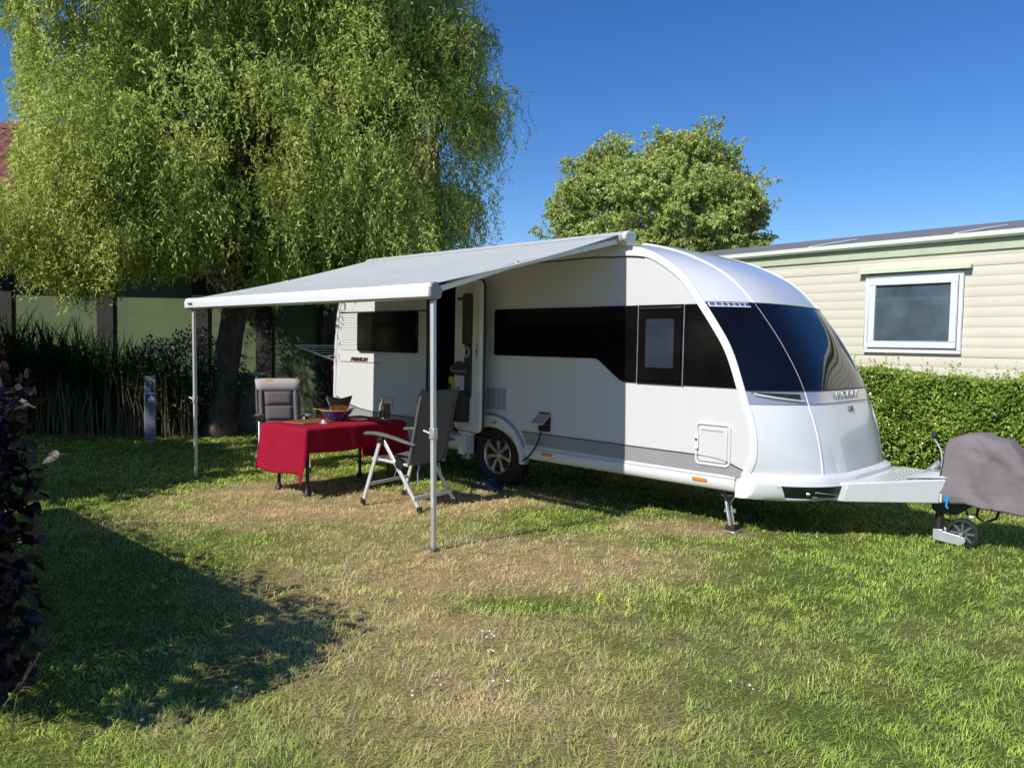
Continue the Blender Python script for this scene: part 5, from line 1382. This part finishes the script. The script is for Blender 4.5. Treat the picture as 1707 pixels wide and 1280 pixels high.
# purple copper hedge at the left edge
pa = R(137)
PF = Vector((math.cos(pa), math.sin(pa), 0))
ph = empty('copper_hedge', (-2.06, 2.96, 0), pa, 'dark purple leaved copper hedge at the left edge of the lawn', 'hedge')
lfv = [(0, 0, 0)]
for k in range(7):
    a = R(-150 + 50 * k)
    lfv.append((.5 + .5 * math.cos(a) * (1 if k != 3 else 1.35), .38 * math.sin(a) * (1.1 - .25 * math.cos(a)), .13 * abs(math.sin(a)) - .10 * (.5 + .5 * math.cos(a)) ** 2))
lfm = MB().add([(x * .047, y * .047, z * .047) for x, y, z in lfv], [(0, i, i + 1) for i in range(1, 7)]).mesh('leaf', 60)
lfm.materials.append(M['purple_leaf'])
def purple():
    NP_ = 9500
    x = -.12 + 3.9 * rng.random(NP_) ** 1.25
    endz = np.clip(x / .35 + .4, 0.35, 1)
    top = 1.27 + .05 * np.sin(x * 3) + .05 * rng.normal(size=NP_)
    z = .06 + (top - .06) * rng.random(NP_)
    y = np.where(rng.random(NP_) < .5, -.02 - .15 * rng.random(NP_) ** 2, .55 * rng.random(NP_)) 
    y = np.clip(y, -.25, .55)
    x = x + .10 * (z / 1.4 - .3) * -1 * (x < .5)
    P = np.stack([x, y, z], 1)
    order = np.argsort(P[:, 0] + .4 * np.maximum(0, P[:, 1] + .1))
    P = P[order]
    D = norm(rng.normal(size=(NP_, 3)) + np.array([-.5, -.5, -.35]))
    U = norm(rng.normal(size=(NP_, 3)) * .7 + np.array([-.2, -.4, .8]))
    ex = [(-.22, -.05, 1.24), (-.27, -.08, 1.20), (-.32, -.10, 1.215), (-.20, -.10, 1.26), (-.36, -.10, 1.17), (-.18, -.02, 1.30), (-.33, -.14, 1.03), (-.38, -.16, 1.05), (-.25, -.1, .92), (-.2, -.12, .7), (-.22, -.1, .62), (-.15, -.1, 1.33), (-.24, .0, 1.29)]
    eb = norm(rng.normal(size=(1500, 3))) * (.55 + .45 * rng.random((1500, 1))) * np.array([.42, .42, .46]) + np.array([-.21, .45, 1.02])  # unseen ball of leaves added off frame to round the hedge's shadow
    P = np.concatenate([P, eb]); D = np.concatenate([D, norm(rng.normal(size=(1500, 3)))]); U = np.concatenate([U, norm(rng.normal(size=(1500, 3)))])
    P = np.concatenate([np.array(ex), P]); D = np.concatenate([D[:len(ex)], D]); U = np.concatenate([U[:len(ex)], U])
    rest = []
    for i in range(len(P)):
        dx = Vector(D[i]); sy = Vector(U[i]).cross(dx).normalized(); nz_ = dx.cross(sy)
        s_ = random.uniform(.75, 1.35)
        mt = Matrix(((dx.x * s_, sy.x * s_, nz_.x * s_, P[i][0]), (dx.y * s_, sy.y * s_, nz_.y * s_, P[i][1]), (dx.z * s_, sy.z * s_, nz_.z * s_, P[i][2]), (0, 0, 0, 1)))
        if i < 290:
            o = bpy.data.objects.new('leaf', lfm); COL.objects.link(o); o.parent = ph; o.matrix_local = mt
        else: rest.append(mt)
    lv = np.array([v.co for v in lfm.vertices]); A = np.array([[list(r_) for r_ in m_] for m_ in rest])
    Vv = np.einsum('nij,kj->nki', A[:, :3, :3], lv) + A[:, None, :3, 3]
    k = len(lv); Ff = np.array([list(p.vertices) for p in lfm.polygons])
    Fa = (np.arange(len(A))[:, None, None] * k + Ff[None]).reshape(-1, Ff.shape[1])
    tag(place('foliage', raw_mesh('foliage', Vv.reshape(-1, 3), Fa), M['purple_leaf'], ph), kind='stuff')
    br = MB()
    for kk in range(40):
        x0 = random.uniform(-.1, 3.5); y0 = random.uniform(.05, .4)
        br.tube([(x0, y0, 0), (x0 + random.uniform(-.08, .08), y0, .6), (x0 + random.uniform(-.15, .15), y0 + random.uniform(-.2, .1), 1.3)], [.014, .010, .004], 5)
    br.tube(smoothp([(.05, .05, 1.1), (-.12, -.02, 1.24), (-.34, -.10, 1.21)], 4), [.003] * 9, 5)
    br.tube(smoothp([(.05, .0, .95), (-.15, -.08, 1.02), (-.42, -.18, 1.04)], 4), [.002] * 9, 5)
    br.build('branches', M['bark'], ph, fix=False)
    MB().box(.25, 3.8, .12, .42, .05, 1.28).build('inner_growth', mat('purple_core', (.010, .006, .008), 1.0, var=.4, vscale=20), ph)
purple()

# reeds
def reed_bed():
    root = empty('reed_clump', (-6.5, 11.45, 0), 0, 'tall dark green reeds with arching blades before the green house', 'reeds')
    K = 1900; n = 8
    x = rng.normal(size=K) * 1.0; x = np.clip(x, -2.4, 1.9); y = np.abs(rng.normal(size=K)) * .40 - .12
    H = (1.30 + .85 * rng.random(K)) * np.clip(1.0 - .14 * (x + .3), .6, 1.2)
    az = rng.random(K) * 2 * PI
    t = np.linspace(0, 1, n)[None, :]
    bend = (.15 + .55 * rng.random(K))[:, None]
    hx = bend * t ** 2.2 * H[:, None] * .8
    zz = H[:, None] * (t - .38 * bend * 1.6 * t ** 3.2)
    P = np.stack([x[:, None] + np.cos(az)[:, None] * hx, y[:, None] + np.sin(az)[:, None] * hx, zz], -1)
    sd_ = np.stack([-np.sin(az), np.cos(az), 0 * az], 1)
    wd = .013 * (1 - .93 * t ** 2) * (.4 + 1.2 * np.minimum(1, t * 3)) * (.7 + .7 * rng.random(K))[:, None]
    V = np.stack([P - sd_[:, None] * wd[..., None], P + sd_[:, None] * wd[..., None]], 2).reshape(-1, 3)
    b = np.arange(K)[:, None] * n * 2 + np.arange(n - 1)[None] * 2
    F = np.stack([b, b + 1, b + 3, b + 2], -1).reshape(-1, 4)
    r = rng.random((K, 1))
    c = np.array([.032, .058, .016]) * (1 - r) + np.array([.075, .115, .03]) * r
    tag(place('blades', raw_mesh('blades', V, F, np.repeat(c, n * 2, 0)), M['leaf'], root), kind='stuff')
    sb = MB()
    for k in range(230):
        x0, y0 = random.uniform(-2.3, 1.9), random.uniform(-.42, .1)
        h = random.uniform(.55, 1.0)
        sb.tube([(x0, y0, 0), (x0 + random.uniform(-.05, .05), y0 + random.uniform(-.05, .02), h * .5), (x0 + random.uniform(-.12, .12), y0 + random.uniform(-.1, .05), h)], [.008, .007, .004], 5)
    tag(sb.build('dry_stalks', M['straw'], root, fix=False), kind='stuff')
    return root
reed_bed()
# dark shrub with sun glints painted as pale leaf colour
def shrub(name, loc, rx, ry, rz, n, L, W_, ca, cb_, label, material='leaf_waxy', zc=None, painted_glint=0.0):
    root = empty(name, loc, 0, label, 'shrub')
    d = norm(rng.normal(size=(n, 3))); r = (.45 + .55 * rng.random((n, 1)) ** .5) * (.8 + .4 * fbm(d[:, :1] * 3 + 5, d[:, 2:] * 3, 7))
    P = d * r * np.array([rx, ry, rz]) + np.array([0, 0, zc or rz])
    P = P[P[:, 2] > .03]; n = len(P)
    D = norm(rng.normal(size=(n, 3)) + d[:n] * .6); U = norm(rng.normal(size=(n, 3)) * .6 + np.array([-.2, -.3, .8]))
    m_ = rng.random((n, 1)) + 2.2 * (rng.random((n, 1)) < painted_glint)
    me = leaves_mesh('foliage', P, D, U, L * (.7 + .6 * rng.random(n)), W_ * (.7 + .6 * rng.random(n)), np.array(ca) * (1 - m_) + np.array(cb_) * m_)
    tag(place('foliage', me, M[material], root), kind='stuff')
    br = MB()
    for k in range(16):
        a = random.uniform(0, 2 * PI); q = random.uniform(.3, .8)
        br.tube([(0.1 * math.cos(a), .1 * math.sin(a), 0), (q * rx * .5 * math.cos(a), q * ry * .5 * math.sin(a), rz), (q * rx * math.cos(a), q * ry * math.sin(a), rz * 1.7)], [.018, .012, .005], 5)
    br.build('stems', M['bark'], root, fix=False)
    return root
shrub('leafy_shrub', (-5.0, 11.75, 0), .95, .6, .78, 5200, .062, .034, (.04, .06, .025), (.13, .16, .08), 'dark leafy shrub with sun glints painted as pale leaves between reeds and willow trunk', painted_glint=.22)
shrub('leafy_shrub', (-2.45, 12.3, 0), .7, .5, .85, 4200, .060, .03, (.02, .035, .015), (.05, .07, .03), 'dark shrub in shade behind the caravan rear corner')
# red flowers at the far left
fl = empty('red_flower', (-6.02, 9.1, 0), 0, 'orange red flower heads poking out at the far left of the reeds', 'flower')
for (x_, z_) in ((0, 1.27), (-.04, 1.08)):
    MB().tube([(x_ - .1, .05, 0), (x_, 0, z_)], .004, 5).build('stem', M['straw'], fl)
    for k in range(7):
        a = 2 * PI * k / 7
        MB().add([(x_, 0, z_), (x_ + .05 * math.cos(a), -.02, z_ + .015 * math.sin(a) + .012), (x_ + .09 * math.cos(a), -.01, z_ + .03 * math.sin(a)), (x_ + .05 * math.cos(a + .6), -.02, z_ + .015 * math.sin(a + .6) - .006)], [(0, 1, 2, 3)]).build('petal', M['flower_red'], fl)
# fallen reed stalks on the lawn
def stalk(pts, lab):
    tag(MB().tube(smoothp(pts, 6), .005, 6).build('fallen_stalk', M['straw']), lab, 'stalk', 'fallen reed stalks')
stalk([(-4.55, 10.35, .02), (-4.25, 10.0, .16), (-3.98, 9.75, .20), (-3.75, 9.65, .14)], 'arched fallen reed stalk right of the marker post')
stalk([(-4.5, 10.25, .02), (-4.1, 9.95, .05), (-3.7, 9.8, .04)], 'flat fallen reed stalk under the arched one')
# long seed grass at the lower left corner
for k, (x_, y_, hx, hz) in enumerate(((-1.80, 2.72, .10, .32), (-1.84, 2.70, .08, .22), (-1.83, 2.78, .06, .26))):
    tag(MB().tube(smoothp([(x_, y_, 0), (x_ + hx * .3, y_, hz * .55), (x_ + hx, y_ + .02, hz)], 6), [.0022] * 9 + [.004] * 4, 5).build('seed_grass', M['straw']), ('tall dry grass stem leaning right at the lower left corner', 'shorter dry grass stem at the lower left corner', 'middle dry grass stem at the lower left corner')[k], 'grass stem', 'dry grass stems')
# clover heads
clovers = [([(-.09, 3.80), (-.08, 3.77), (-.07, 3.74), (-.10, 3.74), (-.12, 3.79)], 'largest cluster of white clover heads, middle of the worn lawn'),
           ([(-.085, 3.56), (-.065, 3.55), (-.075, 3.58)], 'white clover heads just below the largest cluster'),
           ([(-.39, 3.13), (-.385, 3.09)], 'pair of white clover heads left of the foreground middle'),
           ([(-.295, 3.22), (-.28, 3.19)], 'pair of white clover heads slightly above the foreground pair'),
           ([(-.05, 3.23), (0.0, 3.225)], 'two spaced white clover heads in the foreground middle'),
           ([(.98, 3.29)], 'single white clover head on the green lawn at right'),
           ([(1.05, 3.235), (1.055, 3.215)], 'pair of white clover heads on the green lawn at right'),
           ([(-1.12, 3.12), (-1.10, 3.10)], 'pair of white clover heads below the big lawn shadow'),
           ([(-1.38, 2.84)], 'lone white clover head near the lower left corner')]
for pts_, lab in clovers:
    cx_ = sum(p[0] for p in pts_) / len(pts_); cy_ = sum(p[1] for p in pts_) / len(pts_)
    c = empty('clover_plant', (cx_, cy_, 0), 0, lab, 'clover', 'white clovers in the lawn')
    for x_, y_ in pts_:
        hh = random.uniform(.020, .034); dx_, dy_ = (x_ - cx_) * 1.25, (y_ - cy_) * 1.25
        MB().ball((dx_, dy_, hh), random.uniform(.005, .008), random.uniform(.005, .008), .005, 8, 5).build('head', M['flower_white'], c)
        MB().tube([(dx_ * .5, dy_ * .5, -.01), (dx_, dy_, hh)], .0016, 5).build('stem', M['straw'], c)
# dark fallen leaves by the caravan rear bed edge
scene.render.film_transparent = False
